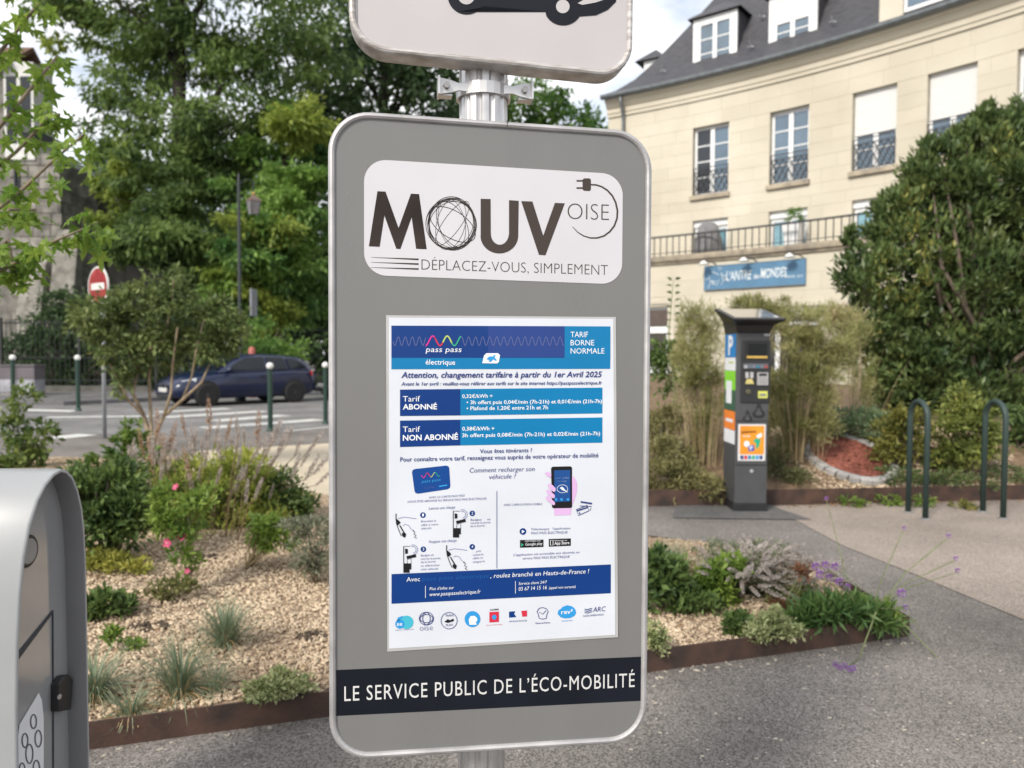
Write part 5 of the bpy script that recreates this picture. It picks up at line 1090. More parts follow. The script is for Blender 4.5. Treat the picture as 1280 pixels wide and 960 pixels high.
tree('tallest tree with layered dark green crown left of the street lamp', gpt(207, Y1+.5), .42, A(225,-60,Y1), [(.45, A(130,60,Y1)), (.5, A(300,150,Y1)), (.55, A(340,60,Y1)), (.6, A(240,140,Y1-1)), (.35, A(215,250,Y1-1)), (.8, A(300,-40,Y1)), (.75, A(140,0,Y1))],
     [(B1, 40000, .34, .36, lf_dark, dict(droop=.55, sub=.30, nsub=26, shell=.5)), (B1b, 18000, .32, .36, lf_dark, dict(droop=.6, sub=.28, nsub=22)), (B1c, 4500, .28, .42, lf_yel, dict(droop=.5, sub=.3, nsub=14))])
Y2 = 27.5
B2 = [pxb(360,190,Y2+3,60,60,50), pxb(385,260,Y2+2,50,60,50), pxb(335,250,Y2+1,60,60,45), pxb(350,320,Y2+1,62,60,45), pxb(300,330,Y2,48,50,30), pxb(385,360,Y2+2,40,50,45), pxb(290,375,Y2+.5,45,45,28)]
B2y = [pxb(370,160,Y2+2,45,45,38), pxb(330,285,Y2,45,40,22), pxb(320,372,Y2+.5,40,40,22), pxb(285,345,Y2,30,30,18), pxb(345,395,Y2+1,34,34,20)]
tree('mid green tree with lighter sprays behind the street lamp', gpt(345, Y2+3), .30, A(352,150,Y2+3), [(.6, A(320,290,Y2+1)), (.65, A(385,280,Y2+2)), (.5, A(300,340,Y2)), (.55, A(380,350,Y2+2))],
     [(B2, 26000, .27, .40, lf_mid, dict(droop=.45, sub=.28, nsub=20)), (B2y, 9000, .27, .40, lf_yel, dict(droop=.5, sub=.3, nsub=16))])
Y3 = 40.0
B3 = [pxb(440,-40,Y3,120), pxb(540,-30,Y3,110), pxb(430,70,Y3,80), pxb(500,95,Y3,75), pxb(560,110,Y3,60), pxb(400,150,Y3,55), pxb(430,200,Y3,60), pxb(470,170,Y3,70)]
tree('dark thin-leaved tree showing behind the signs', gpt(470, Y3), .35, A(480,-20,Y3), [(.5, A(430,80,Y3)), (.6, A(540,70,Y3)), (.7, A(400,20,Y3)), (.55, A(500,110,Y3))], [(B3, 20000, .42, .45, lf_back, dict(droop=.3, sub=.32, nsub=26, shell=.6))])
Y4 = 46.0
B4 = [pxb(655,135,Y4,38), pxb(690,125,Y4,34,34,26), pxb(725,150,Y4,28,28,18), pxb(640,175,Y4,60), pxb(705,180,Y4,50), pxb(750,185,Y4,36), pxb(665,105,Y4,20)]
tree('small lighter tree between the two signs and the building', gpt(690, Y4), .25, A(690,150,Y4), [(.8, A(655,130,Y4)), (.85, A(720,145,Y4))], [(B4, 5500, .42, .45, lf_mid, dict(droop=.3, sub=.32, nsub=16))])
Y5 = 52.0
B5 = [pxb(-60,120,Y5,60), pxb(130,225,Y5,26), pxb(280,300,Y5,110), pxb(180,330,Y5,100), pxb(380,330,Y5,100), pxb(480,300,Y5,110), pxb(600,320,Y5,110), pxb(560,200,Y5,70), pxb(720,330,Y5,90), pxb(90,340,Y5,90), pxb(330,400,Y5,70), pxb(410,400,Y5,70), pxb(480,410,Y5,70), pxb(230,410,Y5,70)]
tree('far dark trees closing the view behind everything on the left', gpt(300, Y5), .5, A(300,250,Y5), [(.6, A(420,280,Y5)), (.6, A(180,300,Y5))], [(B5, 30000, .75, .5, lf_back, dict(droop=.2, sub=.33, nsub=30, shell=.6))])
# hedges along the fence
def bush(label, base, blobs, n, L_, W_, mat, cat='shrub', name='shrub', group=None, st=None, **kw):
    t = thing(name, label, cat, base, group=group); fo = foliage('foliage', t, mat, blobs, n, L_, W_, **kw)
    tips = [Vector(c)+Vector((random.uniform(-.5,.5)*r[0], random.uniform(-.5,.5)*r[1], random.uniform(-.1,.5)*r[2])) for c, r in blobs for _ in range(st[2] if st and len(st) > 2 else 2)]
    stems('stem', t, (st[3] if st and len(st) > 3 else m_bark), base, tips, (st or (.03,))[0], (st or (.03,.01))[1]); return t
bush('dark evergreen hedge filling the gap behind the tall iron fence', (A(70,480,27.4).x, 27.6, 0), [pxb(50,460,27.6,60,30,50), pxb(110,450,27.8,60,30,60), pxb(170,445,28,50,30,60), pxb(110,390,28.5,50,30,40), pxb(230,450,28.5,60,30,55), pxb(75,395,28.3,40,25,30)], 14000, .20, .5, lf_back, cat='hedge', name='hedge', st=(.05,.01), sub=.34, nsub=26)
bush('rounded green bush behind the roof of the blue car', (A(340,470,26).x, 26, 0), [pxb(340,425,26,30), pxb(320,435,26,26), pxb(360,440,26,24), pxb(335,465,26,36)], 5000, .13, .5, lf_mid, st=(.04,.01), sub=.36, nsub=22)

bush('long dark belt of trees and hedge closing the street far behind the panel', (A(560,480,54).x, 54, 0), [pxb(x_,400+random.uniform(-12,12),54+random.uniform(-3,3),52,60,55) for x_ in range(380,800,36)], 12000, .55, .5, lf_back, cat='hedge', name='hedge', st=(.10,.03), sub=.36, nsub=20)
# ---- young maple at the top left: every leaf a piece of its own
sap = thing('young_maple', 'young maple with bright star-shaped leaves hanging in from the left edge', 'tree', (A(-75, 500, 3.5).x, 3.55, 0))
lf_map = leafmat('maple_leaf', (.10,.20,.03), (.26,.36,.06), (.42,.40,.07), trans=.5, clump=3)
for nd in lf_map.node_tree.nodes:                       # single leaves: tone by object instead of by island
    if nd.type == 'NEW_GEOMETRY':
        oi = lf_map.node_tree.nodes.new('ShaderNodeObjectInfo'); lk_ = nd.outputs['Random Per Island'].links[0]; lf_map.node_tree.links.new(oi.outputs['Random'], lk_.to_socket)
tb_ = wpos(sap)
def SPX(px, py, dy=0): return A(px, py, 3.5+dy)
branches = [[(-75,330),(-20,275),(30,235),(67,200),(105,168)], [(-75,250),(-10,170),(35,115),(72,70)], [(-75,420),(-20,350),(25,325),(60,305),(95,290),(122,278)], [(-75,200),(-20,90),(20,40),(48,5)], [(-70,380),(-20,330),(10,300),(20,345)], [(-75,280),(-30,230),(20,190),(58,150),(75,142)], [(-75,150),(-30,30),(-5,-30)], [(-70,330),(-20,300),(12,262),(45,262)]]
mb = MB(); mb.tube([tb_, SPX(-78,400), SPX(-75,150), SPX(-70,-80)], [.035,.028,.02,.012], 8)
bp3 = []
for k, br in enumerate(branches):
    pts = [SPX(x, y, random.uniform(-.12,.12)+(.25 if k % 2 else -.15)*i/4) for i, (x, y) in enumerate(br)]; mb.tube(pts, [.011-.0017*i for i in range(len(pts))], 6); bp3.append(pts)
mb.build('trunk', M('maple_bark', (.22,.17,.12), .8, .2, 20), sap, smooth=True)
def star(seed):                                          # five-lobed leaf, folded a little along its veins
    r = random.Random(seed); V = [(0,0,0)]; lobes = [(-2.15,.62),(-1.08,.88),(0,1.05),(1.08,.88),(2.15,.62)]; c = (0,.38); V = [(c[0],c[1],0), (0,0,0)]
    for i, (a, l_) in enumerate(lobes):
        l_ *= r.uniform(.9,1.1)*.62; a2 = a
        for da, q in ((-.24,.62),(0,1),(.24,.62)): V.append((c[0]-l_*q*math.sin(a2+da)*-1, c[1]+l_*q*math.cos(a2+da), .05*r.uniform(-1,1)-.10*q*q*(.5+abs(i-2)*.25)))
        if i < 4: am = (a+lobes[i+1][0])/2; V.append((c[0]+.22*math.sin(am), c[1]+.22*math.cos(am), .04))
    ring = list(range(2, len(V)))+[1]; return V, [(0, ring[i], ring[(i+1) % len(ring)]) for i in range(len(ring))]
lmesh = []
for sd_i in range(4):
    V, Fc = star(sd_i); me = bpy.data.meshes.new('leaf'); me.from_pydata(V, [], Fc); me.update(); me.materials.append(lf_map); lmesh.append(me)
cnt_l = 0; clusters = []
for pts in bp3:
    for i in range(len(pts)-1):
        for q in (.2, .5, .8):
            clusters.append((pts[i].lerp(pts[i+1], q), 4 if i == len(pts)-2 else 3))
    clusters.append((pts[-1], 5))
for c, k in clusters:
    px = 640+F*c.x/c.y
    if px < -60: continue
    for _ in range(k+(1 if random.random() < .4 else 0)):
        o = bpy.data.objects.new('leaf', random.choice(lmesh)); COL.objects.link(o); o.parent = sap
        o.location = c+Vector((random.gauss(0,.035), random.gauss(0,.05), random.gauss(0,.03)-.01))-tb_
        s = random.uniform(.07,.125); o.scale = (s, s, s)
        o.rotation_euler = (random.gauss(-.9,.55), random.gauss(0,.5), random.uniform(0, 2*PI)); cnt_l += 1

# ---- multi-stemmed small tree by the path
Y6 = 8.9; b6 = G(188, 594); Y6 = b6.y
m_lilac = leafmat('lilac_leaf', (.045,.078,.024), (.20,.255,.085), (.33,.36,.14), trans=.3, clump=2.2)
t6 = thing('small_tree', 'small multi-stemmed tree with dull green crown behind the lavender spikes', 'tree', b6)
mb = MB(); K = lambda px, py, dy=0: A(px, py, Y6+dy)
for br, r0 in (([(188,594),(187,545),(180,520),(166,492),(172,462),(182,440)],.034), ([(188,594),(190,548),(188,510),(186,470),(192,430),(200,395)],.028), ([(188,594),(193,545),(205,520),(228,500),(252,478),(262,455)],.030), ([(205,520),(214,490),(216,455),(222,410)],.018), ([(180,520),(160,500),(140,460),(120,420)],.018), ([(172,462),(155,430),(140,395)],.014), ([(182,440),(205,425),(215,380),(217,350)],.013), ([(228,500),(240,470),(245,440),(255,400)],.014)):
    pts = [K(x, y, random.uniform(-.25,.25) if i > 1 else 0) for i, (x, y) in enumerate(br)]; mb.tube(pts, [r0*(1-.13*i) for i in range(len(pts))], 7)
mb.build('trunk', m_twig, t6, smooth=True)
B6 = [pxb(138,402,Y6,34,40,26), pxb(104,388,Y6,16), pxb(175,395,Y6+.2,45,45,38), pxb(205,372,Y6,34,40,32), pxb(217,345,Y6,14), pxb(250,395,Y6,44,45,34), pxb(285,420,Y6,22,30,24), pxb(150,440,Y6-.1,30,40,30), pxb(205,430,Y6+.2,50,50,36), pxb(265,430,Y6,26,36,22), pxb(155,478,Y6,14,20,18), pxb(107,402,Y6-.1,18)]
foliage('crown', t6, m_lilac, B6, 9200, .085, .42, droop=.1, sub=.30, nsub=22, out=1.0)

# ---- planting in the front bed
def bx(px, py):                                         # spot on the bed surface
    p = G(px, py, .07); return Vector((p.x, p.y, bedz(p.x, p.y)))
def upb(b, px, py, r, ry=None, rz=None): return pxb(px, py, b.y, r, ry, rz)
lf_shrub = leafmat('shrub_leaf', (0.039,0.081,0.027), (0.158,0.225,0.062), trans=.3, clump=4); lf_lime = leafmat('lime_leaf', (.15,.22,.04), (.47,.50,.11), (.55,.52,.15), trans=.5, clump=4); lf_fresh = leafmat('fresh_leaf', (.085,.16,.03), (.27,.37,.075), trans=.45, clump=4)
b = bx(150, 712); bush('dense dark green shrub beside the charging station', b, [upb(b,140,655,48,40,38), upb(b,105,640,40,40,40), upb(b,175,650,32,35,35), upb(b,135,610,45,40,28), upb(b,100,600,30,30,25)], 7500, .055, .42, lf_shrub, st=(.012,.004), sub=.36, nsub=24, rise=.2)
b = bx(285, 668); bush('lime green airy shrub under the lavender spikes', b, [upb(b,200,610,40,50,26), upb(b,250,600,45,50,30), upb(b,300,610,45,50,32), upb(b,270,640,50,50,28), upb(b,225,635,40,40,26), upb(b,325,640,28,35,25), upb(b,175,600,25,30,16), upb(b,295,580,40,40,20)], 8000, .048, .36, lf_lime, st=(.008,.003,3,m_gstem), sub=.36, nsub=24, rise=.3)
b = bx(345, 658); bush('compact dark bush at the edge of the sandy path', b, [upb(b,350,622,34,40,30), upb(b,330,635,25,30,22), upb(b,368,632,22,30,24)], 3600, .05, .42, lf_shrub, st=(.010,.004), sub=.38, nsub=20)
# agastache: stems with pale mauve spikes, each spike a piece of its own
b = bx(255, 662); ag = thing('agastache', 'tall perennial with many pale mauve flower spikes in front of the crossing', 'flowering plant', b)
m_spike = leafmat('spike_mauve', (.34,.29,.27), (.64,.57,.53), trans=.3, clump=14); m_spikeb = leafmat('spike_brown', (.30,.18,.11), (.52,.36,.25), trans=.2, clump=14)
def spike(name, mat, h, r, n, seed):                     # whorls of tiny florets round a stalk
    rg = np.random.default_rng(seed); z = np.sort(rg.uniform(0, h, n)); a = rg.uniform(0, 2*PI, n); rr_ = r*(.35+.65*np.sin(np.pi*np.clip(z/h*.92+.08, 0, 1))**.6)
    P = np.stack([np.cos(a)*rr_*.4, np.sin(a)*rr_*.4, z], 1); D = unit(np.stack([np.cos(a), np.sin(a), rg.uniform(.1, .9, n)], 1)); Ln = rr_*rg.uniform(.7, 1.2, n)
    V, Fc = leaf_arrays(P, D, Ln, Ln*.7); me = bpy.data.meshes.new(name); me.from_pydata(V.tolist(), [], Fc.tolist()); me.update(); me.materials.append(mat); return me
sm = [spike('flower_spike', m_spike, .21, .0165, 220, i) for i in range(3)]+[spike('flower_spike', m_spikeb, .26, .020, 180, 9)]
mbs = MB(); SP = []
rs = random.Random(21)
for px, py, lean in [(165,585,0),(178,560,0),(190,575,0),(198,545,0),(205,590,0),(214,552,.1),(222,600,0),(230,535,0),(236,575,0),(243,560,0),(250,590,.1),(258,548,0),(262,530,0),(266,610,0),(272,560,.1),(278,585,.1),(285,540,.1),(290,560,.1),(296,535,.15),(300,575,.15),(305,548,.15),(312,565,.2),(318,590,.2),(322,545,.25),(330,570,.3),(337,555,.5),(344,545,.5),(350,560,.4),(356,548,.4),(362,545,.4),(372,560,.5),(380,575,.6),(392,555,.7),(398,585,.8),(368,588,.4),(345,600,.9),(330,605,1.0),(300,620,.5),(290,612,.3),(240,620,0),(218,570,0),(208,560,0),(282,600,.2),(310,605,.6),(255,575,0),(270,545,.05),(338,580,.7),(387,590,.6),(402,600,.9),(185,600,-.1)]:
    Yp = b.y+rs.uniform(-.3,1.0); p = A(px, py, Yp); tilt = lean*.9+rs.gauss(0,.10); d = Vector((math.sin(tilt), rs.gauss(0,.12), math.cos(tilt))).normalized()
    brown = px in (178,190,198,205,214,230,285) or rs.random() < .08
    o = bpy.data.objects.new('flower_spike', sm[3] if brown else rs.choice(sm[:3])); COL.objects.link(o); o.parent = ag; o.location = p-d*.07-b
    o.rotation_mode = 'QUATERNION'; o.rotation_quaternion = Vector((0,0,1)).rotation_difference(d); s = rs.uniform(.75,1.15); o.scale = (s, s, s*rs.uniform(.9,1.2))
    g0 = b+Vector(((p.x-b.x)*.55+rs.uniform(-.1,.1), (p.y-b.y)*.8, 0)); mbs.tube([g0, g0.lerp(p, .55)+Vector((-d.x*.08,0,.04)), p-d*.07, p+d*.06], [.0035,.003,.0025,.002], 4)
for k in range(44):
    px, py = rs.choice(((rs.uniform(160,225), rs.uniform(555,615)), (rs.uniform(225,300), rs.uniform(545,610)), (rs.uniform(290,345), rs.uniform(560,625))))
    p = A(px, py, b.y+rs.uniform(-.75,-.1)); tilt = rs.gauss(.05 if px < 260 else .3, .16); d = Vector((math.sin(tilt), rs.gauss(0,.15), math.cos(tilt))).normalized()
    o = bpy.data.objects.new('flower_spike', rs.choice(sm[:3]+[sm[3]]*(px < 260))); COL.objects.link(o); o.parent = ag; o.location = p-d*.07-b
    o.rotation_mode = 'QUATERNION'; o.rotation_quaternion = Vector((0,0,1)).rotation_difference(d); s = rs.uniform(.6,1.0); o.scale = (s*.9, s*.9, s)
    g0 = b+Vector(((p.x-b.x)*.7, (p.y-b.y)*.8, 0)); mbs.tube([g0, g0.lerp(p, .55)+Vector((-d.x*.06,0,.03)), p-d*.07, p+d*.05], [.0032,.0028,.0022,.0016], 4)
mbs.build('stem', M('agastache_stem', (.24,.17,.09), .8, .2, 10), ag)
foliage('foliage', ag, leafmat('agastache_leaf', (.09,.14,.035), (.28,.33,.09), trans=.4, clump=5), [upb(b,200,625,34,50,28), upb(b,255,605,50,60,30), upb(b,310,612,40,50,26)], 3000, .05, .4, sub=.36, nsub=18, rise=.3)
# leafy plants behind
b = bx(35, 592); bush('leafy sapling with pale green leaves behind the charging station', b, [upb(b,20,575,32,30,24), upb(b,38,555,25,25,18), upb(b,22,530,24,25,20), upb(b,25,500,18,20,16), upb(b,50,540,20,20,14), upb(b,5,590,30,30,20)], 1500, .085, .5, leafmat('sapling_leaf', (.04,.09,.02), (.22,.28,.07), (.45,.46,.34), trans=.4, clump=3), st=(.010,.003,2,m_gstem), sub=.36, nsub=14)
b = bx(150, 625); bush('green rose bush with a yellow bloom before the pale pavement', b, [upb(b,140,590,30,30,22), upb(b,158,560,22,25,18), upb(b,165,540,14,18,14), upb(b,130,610,34,30,20), upb(b,190,570,18,20,16), upb(b,112,585,16,20,14)], 1700, .07, .5, leafmat('rose_leaf', (.045,.10,.02), (.19,.27,.05), (.40,.38,.04), trans=.4, clump=3), st=(.009,.003,2,m_gstem), sub=.36, nsub=16)
# hibiscus with pink flowers
b = bx(232, 742); hb = thing('hibiscus', 'young hibiscus with pink flowers on bare lower stems in the mulch', 'flowering plant', b)
foliage('foliage', hb, lf_fresh, [upb(b,232,640,22,24,22), upb(b,250,625,24,24,18), upb(b,215,655,20,22,16), upb(b,242,660,20,22,18), upb(b,228,690,14,18,14), upb(b,240,705,9,12,12), upb(b,230,725,7,9,10), upb(b,205,620,14,16,14), upb(b,200,645,12,14,30)], 1500, .042, .5, sub=.36, nsub=14, rise=.3)
stems('stem', hb, m_twig, b, [A(222,665,b.y), A(246,650,b.y), A(232,640,b.y), A(262,690,b.y), A(205,640,b.y)], .005, .002)
m_pink = leafmat('petal_pink', (.50,.035,.14), (.72,.14,.28), trans=.3, clump=30)
for k, (px, py, s) in enumerate(((210.5,679,.026),(228,671,.023),(220,609,.018),(234,714,.014),(222,763,.012))):
    c = A(px, py, b.y-.06); mb = MB(); fr_ = Matrix.Translation(c) @ Matrix.Rotation(rad(random.uniform(45,80)), 4, 'X') @ Matrix.Rotation(random.uniform(-.4,.4), 4, 'Y')
    for j in range(5):
        a = 2*PI*j/5; ca, sa = math.cos(a), math.sin(a); mt = fr_ @ Matrix.Rotation(a, 4, 'Z'); m2 = MB(mt)
        m2.add([(0,0,0),(s*.5,-s*.45,s*.28),(s*1.05,-s*.35,s*.40),(s*1.15,0,s*.36),(s*1.05,s*.35,s*.40),(s*.5,s*.45,s*.28),(s*.6,0,s*.16)], [(0,1,6),(1,2,6),(2,3,6),(3,4,6),(4,5,6),(5,0,6)]); b0 = len(mb.v); mb.v += m2.v; mb.f += [tuple(i+b0 for i in q) for q in m2.f]
    f = mb.build('flower', m_pink, hb)
    MB(fr_).lathe([(.0,-.2*s),(.16*s,0),(.12*s,.55*s),(0,.7*s)], (0,0,0), 6).build('stamen', M('stamen', (.8,.75,.6), .6), f)
# grass tufts and low plants
m_bluegrass = leafmat('blue_grass', (.10,.15,.085), (.30,.35,.23), (.46,.40,.24), trans=.25, clump=9); m_tan = leafmat('dry_blade', (.40,.26,.12), (.58,.42,.22), trans=.25, clump=9)
def tuft(label, px, py, n, L_, spread, dry=0, w=.0045, rad_=.04, mat=None, droop=.8):
    b = bx(px, py); t = thing('grass_tuft', label, 'grass tuft', b, group='blue-green grass tufts in the mulch'); blades('blades', t, mat or m_bluegrass, b, n, L_, w, spread, rad_, droop)
    if dry: blades('dry_blades', t, m_tan, b, dry, L_*.75, w, spread*1.6, rad_*1.3, droop*1.3)
tuft('blue-green grass tuft with tan dead blades nearest the edging', 226, 872, 330, .26, .50, 80); tuft('upright blue-green grass tuft behind the one with tan blades', 282, 812, 420, .24, .42, 40); tuft('floppy grass tuft beside the charging station', 118, 872, 380, .24, .62, 60, droop=1.1)
tuft('thin pale grass tuft at the foot of the front edging by the station', 165, 893, 120, .16, .9, 70, droop=1.2); tuft('sparse wispy grass tuft between the tan one and the variegated clump', 268, 870, 130, .17, .85, 30, w=.003)
m_var = leafmat('variegated_leaf', (.17,.22,.08), (.46,.47,.25), (.60,.58,.40), trans=.3, clump=12); m_euph = leafmat('yellow_green_leaf', (.22,.26,.05), (.50,.48,.12), trans=.4, clump=8)
def clumpy(label, px, py, blobs, n, L_, W_, mat, name='ground_plant', cat='plant', **kw):
    b = bx(px, py); k = dict(sub=.38, nsub=20, rise=.5); k.update(kw); return bush(label, b, [upb(b, *q) for q in blobs], n, L_, W_, mat, cat=cat, name=name, st=(.003,.0015,2,m_gstem), floor=b.z, **k)
clumpy('pale variegated cushion plant by the edging left of the panel', 348, 880, [(345,857,28,30,14),(325,862,18,20,11),(372,862,20,22,12)], 2300, .022, .6, m_var)
clumpy('small pale variegated cushion at the panel right side by the edging', 822, 815, [(822,800,12,20,16),(815,790,12,18,12)], 900, .022, .6, m_var)
clumpy('yellow-green spreading plant beside the charging station rim', 130, 722, [(122,695,24,24,13),(150,702,24,24,10),(172,712,16,18,8),(110,710,20,20,10)], 1300, .045, .28, m_euph)
clumpy('low dark green plant on mulch near the station', 135, 772, [(128,752,22,22,12),(155,757,14,14,8),(112,765,14,16,10)], 800, .045, .5, lf_shrub)
clumpy('tiny seedling in the mulch above the grass tufts', 160, 812, [(140,795,12,12,9),(172,808,10,10,8)], 220, .035, .5, lf_fresh)
clumpy('small leafy weed with olive leaves below the hibiscus', 200, 750, [(205,738,26,24,7),(232,732,14,14,6)], 420, .035, .45, leafmat('olive_leaf', (.10,.11,.04), (.22,.22,.08), trans=.3))
b = bx(311, 712); t = bush('pruned perennial with bare tan stems and a green tuft on one side', b, [upb(b,340,668,24,24,16), upb(b,330,655,18,18,10), upb(b,318,672,10,12,14), upb(b,355,672,14,16,12)], 1100, .05, .36, lf_fresh, cat='plant', name='perennial', st=(.006,.003,3,M('tan_stem', (.42,.33,.19), .8)), sub=.36, nsub=14)
b = bx(395, 725); bush('grey-green catmint mound beside the left edge of the panel', b, [upb(b,398,690,28,30,26), upb(b,385,705,20,24,16), upb(b,400,660,26,30,14), upb(b,375,655,22,22,8)], 2600, .032, .30, leafmat('catmint_leaf', (.085,.105,.06), (.27,.28,.20), trans=.25, clump=8), cat='plant', name='catmint', st=(.003,.0015,4,m_twig), sub=.4, nsub=20, rise=.4)
def molehill(label, px, py, r):
    b = bx(px, py); m = MB()
    for k in range(46):
        q = r*math.sqrt(random.random()); a = random.uniform(0, 2*PI); c = b+Vector((q*math.cos(a)*1.3, q*math.sin(a)*.8, .004+.028*(1-q/r)*random.random())); s = random.uniform(.006,.017)
        vs = [c+Vector((random.gauss(0,1), random.gauss(0,1), random.gauss(0,.8))).normalized()*s*random.uniform(.7,1.2) for _ in range(1)]
        ring = [c+Vector((s*math.cos(i*PI/3+a)*random.uniform(.7,1.3), s*math.sin(i*PI/3+a)*random.uniform(.7,1.3), s*random.uniform(-.3,.3))) for i in range(6)]
        m.add([c+Vector((0,0,s*.9)), c-Vector((0,0,s*.8))]+ring, [(0,2+i,2+(i+1) % 6) for i in range(6)]+[(1,2+(i+1) % 6,2+i) for i in range(6)])
    o = m.build('bare_soil', M('dark_soil', (.10,.072,.05), .95, .3, 30, bump=1, bscale=50), None, False, origin=b)
    tag(o, label, 'soil'); return o
molehill('dark heap of bare soil right of the low plant', 190, 781, .085); molehill('dark heap of bare soil near the panel left edge', 388, 792, .06); molehill('small dark soil scrape behind the pruned perennial', 262, 700, .05)

# right-hand part of the front bed
clumpy('leafy dark green plant hugging the panel right side', 832, 762, [(830,720,26,26,22),(815,740,22,24,20),(845,742,20,22,16),(822,700,20,20,14)], 1500, .06, .42, lf_shrub)
clumpy('fresh green leafy perennial left of the grey catmint', 890, 752, [(895,722,26,24,20),(875,735,20,22,16),(905,742,18,20,14),(912,706,16,16,10)], 1300, .062, .40, lf_fresh)
clumpy('dry buff seedheads between the two green plants', 858, 742, [(858,712,20,22,14),(868,725,16,18,12)], 1100, .026, .35, leafmat('buff_seedhead', (.28,.24,.13), (.48,.43,.28), trans=.2))
m_cat = leafmat('grey_mauve_spike', (.27,.24,.22), (.52,.47,.44), trans=.2, clump=9)
cb_ = bx(955, 745); ct = thing('catmint', 'arching grey-mauve catmint mound in the right half of the bed', 'plant', cb_)
foliage('foliage', ct, leafmat('catmint_leaf_dark', (.06,.08,.045), (.20,.22,.14), trans=.25, clump=8), [upb(cb_,955,712,38,38,20), upb(cb_,925,722,22,28,18), upb(cb_,990,722,24,28,14), upb(cb_,935,748,24,26,12), upb(cb_,970,735,26,28,14)], 3600, .030, .34, sub=.38, nsub=22, rise=.3, floor=cb_.z)
msp = [spike('flower_spike', m_cat, .20, .013, 160, 30+i) for i in range(2)]; mbs = MB(); rs = random.Random(4)
for k in range(120):
    a = rs.uniform(0, 2*PI); r_ = rs.uniform(.03,.30); tip = cb_+Vector((math.cos(a)*r_*1.2, math.sin(a)*r_, .20-.25*r_+rs.uniform(-.02,.06))); d = Vector((math.cos(a)+.5, math.sin(a)*.6, rs.uniform(-.15,.55))).normalized()
    o = bpy.data.objects.new('flower_spike', rs.choice(msp)); COL.objects.link(o); o.parent = ct; o.location = tip-cb_; o.rotation_mode = 'QUATERNION'; o.rotation_quaternion = Vector((0,0,1)).rotation_difference(d); s = rs.uniform(.6,1.0); o.scale = (s, s, s)
    mbs.tube([cb_, cb_.lerp(tip,.6)+Vector((0,0,.03)), tip, tip+d*.1*s], .0016, 4)
mbs.build('stem', m_twig, ct)
clumpy('yellowish variegated cushion between bare mulch and edging, middle of the bed', 965, 800, [(965,783,24,24,12),(945,790,18,18,9),(985,788,16,18,9),(968,768,10,12,10)], 1900, .024, .55, m_var)
clumpy('small rounded dark green plant in bare pale mulch', 920, 790, [(918,780,15,16,12),(930,775,10,12,9)], 500, .036, .6, lf_shrub)
clumpy('reddish brown low plant behind the yellowish cushion', 978, 770, [(978,757,12,14,6),(1003,716,10,12,6)], 230, .034, .45, leafmat('red_brown_leaf', (.13,.055,.03), (.26,.14,.08), trans=.3))
clumpy('strap-leaved green clump filling the corner of the edging', 1065, 785, [(1050,760,26,26,16),(1085,768,24,24,12),(1020,768,22,24,14),(1005,775,16,18,10),(1110,778,16,16,8)], 1500, .075, .20, leafmat('strap_leaf', (.04,.10,.03), (.15,.24,.07), trans=.35, clump=6))
tuft('blue-green grass tuft behind the leafy plants beside the panel right edge', 838, 728, 330, .26, .5, 20); tuft('thin grass tuft among the grey catmint stems', 905, 716, 200, .22, .6, 40)
clumpy('grey-green sprawling herb along the back of the right bed', 935, 712, [(920,690,26,28,14),(955,688,24,26,12),(890,692,24,26,14)], 1900, .034, .3, leafmat('herb_leaf', (.09,.11,.06), (.28,.30,.20), trans=.25, clump=7), rise=.3)
clumpy('mixed low green herb between the dark plant and the bare mulch', 868, 765, [(868,752,20,18,9),(888,757,18,16,8),(850,760,16,16,8)], 900, .035, .4, lf_shrub)
clumpy('olive low plant between catmint and strap-leaved clump', 1000, 758, [(995,745,20,20,11),(1012,748,16,18,9),(975,752,14,16,8)], 900, .04, .4, leafmat('olive_herb', (.09,.11,.035), (.24,.26,.09), trans=.3, clump=6))
# verbena with purple heads on wiry stems
vb = bx(1078, 782); ver = thing('verbena', 'tall wiry verbena with small purple flower heads at the bed corner', 'flowering plant', vb)
m_purp = leafmat('verbena_purple', (.19,.07,.30), (.46,.25,.58), trans=.25, clump=40); mbs = MB(); heads = [(1020,708,0),(1032,706,.05),(1044,708,.1),(1025,718,-.1),(1037,722,.1),(1049,727,0),(1059,734,.1),(1127,741,-.2),(1132,759,-.1),(1195,698,.1),(1186,670,.2),(1130,660,.15),(1197,713,.2),(1033,623,.9)]
def floret_head(name, r, seed):
    rg = np.random.default_rng(seed); n = 60; P = unit(rg.normal(0,1,(n,3))); V, Fc = leaf_arrays(P*r*.6, unit(P+rg.normal(0,.3,(n,3))), np.full(n, r*.55), np.full(n, r*.45)); me = bpy.data.meshes.new(name); me.from_pydata(V.tolist(), [], Fc.tolist()); me.update(); me.materials.append(m_purp); return me
hm = [floret_head('flower_head', .021, i) for i in range(2)]
for px, py, dy in heads:
    p = A(px, py, vb.y+dy); o = bpy.data.objects.new('flower_head', hm[0]); COL.objects.link(o); o.parent = ver; o.location = p-vb; s = .95 if px != 1130 else .5; s = .6 if px in (1132,1186,1197,1195,1033) else s; o.scale = (s, s, s)
    b0 = vb+Vector((random.uniform(-.06,.06), random.uniform(-.05,.05), 0)); mbs.tube([b0, b0.lerp(p,.5)+Vector((random.uniform(-.03,.03),0,.05)), p-Vector((0,0,.01))], [.0034,.0026,.0018], 5)
for a, q in (((1195,698),(1160,715)), ((1186,670),(1150,700)), ((1135,765),(1180,830))): mbs.tube([A(*q, vb.y), A(*a, vb.y+.1)], .0013, 4)
mbs.tube([vb, A(1095,765,vb.y-.15), A(1075,820,vb.y-.30)], .0035, 5); mbs.tube([vb, A(1125,775,vb.y-.1), A(1180,830,vb.y-.25)], .003, 5)
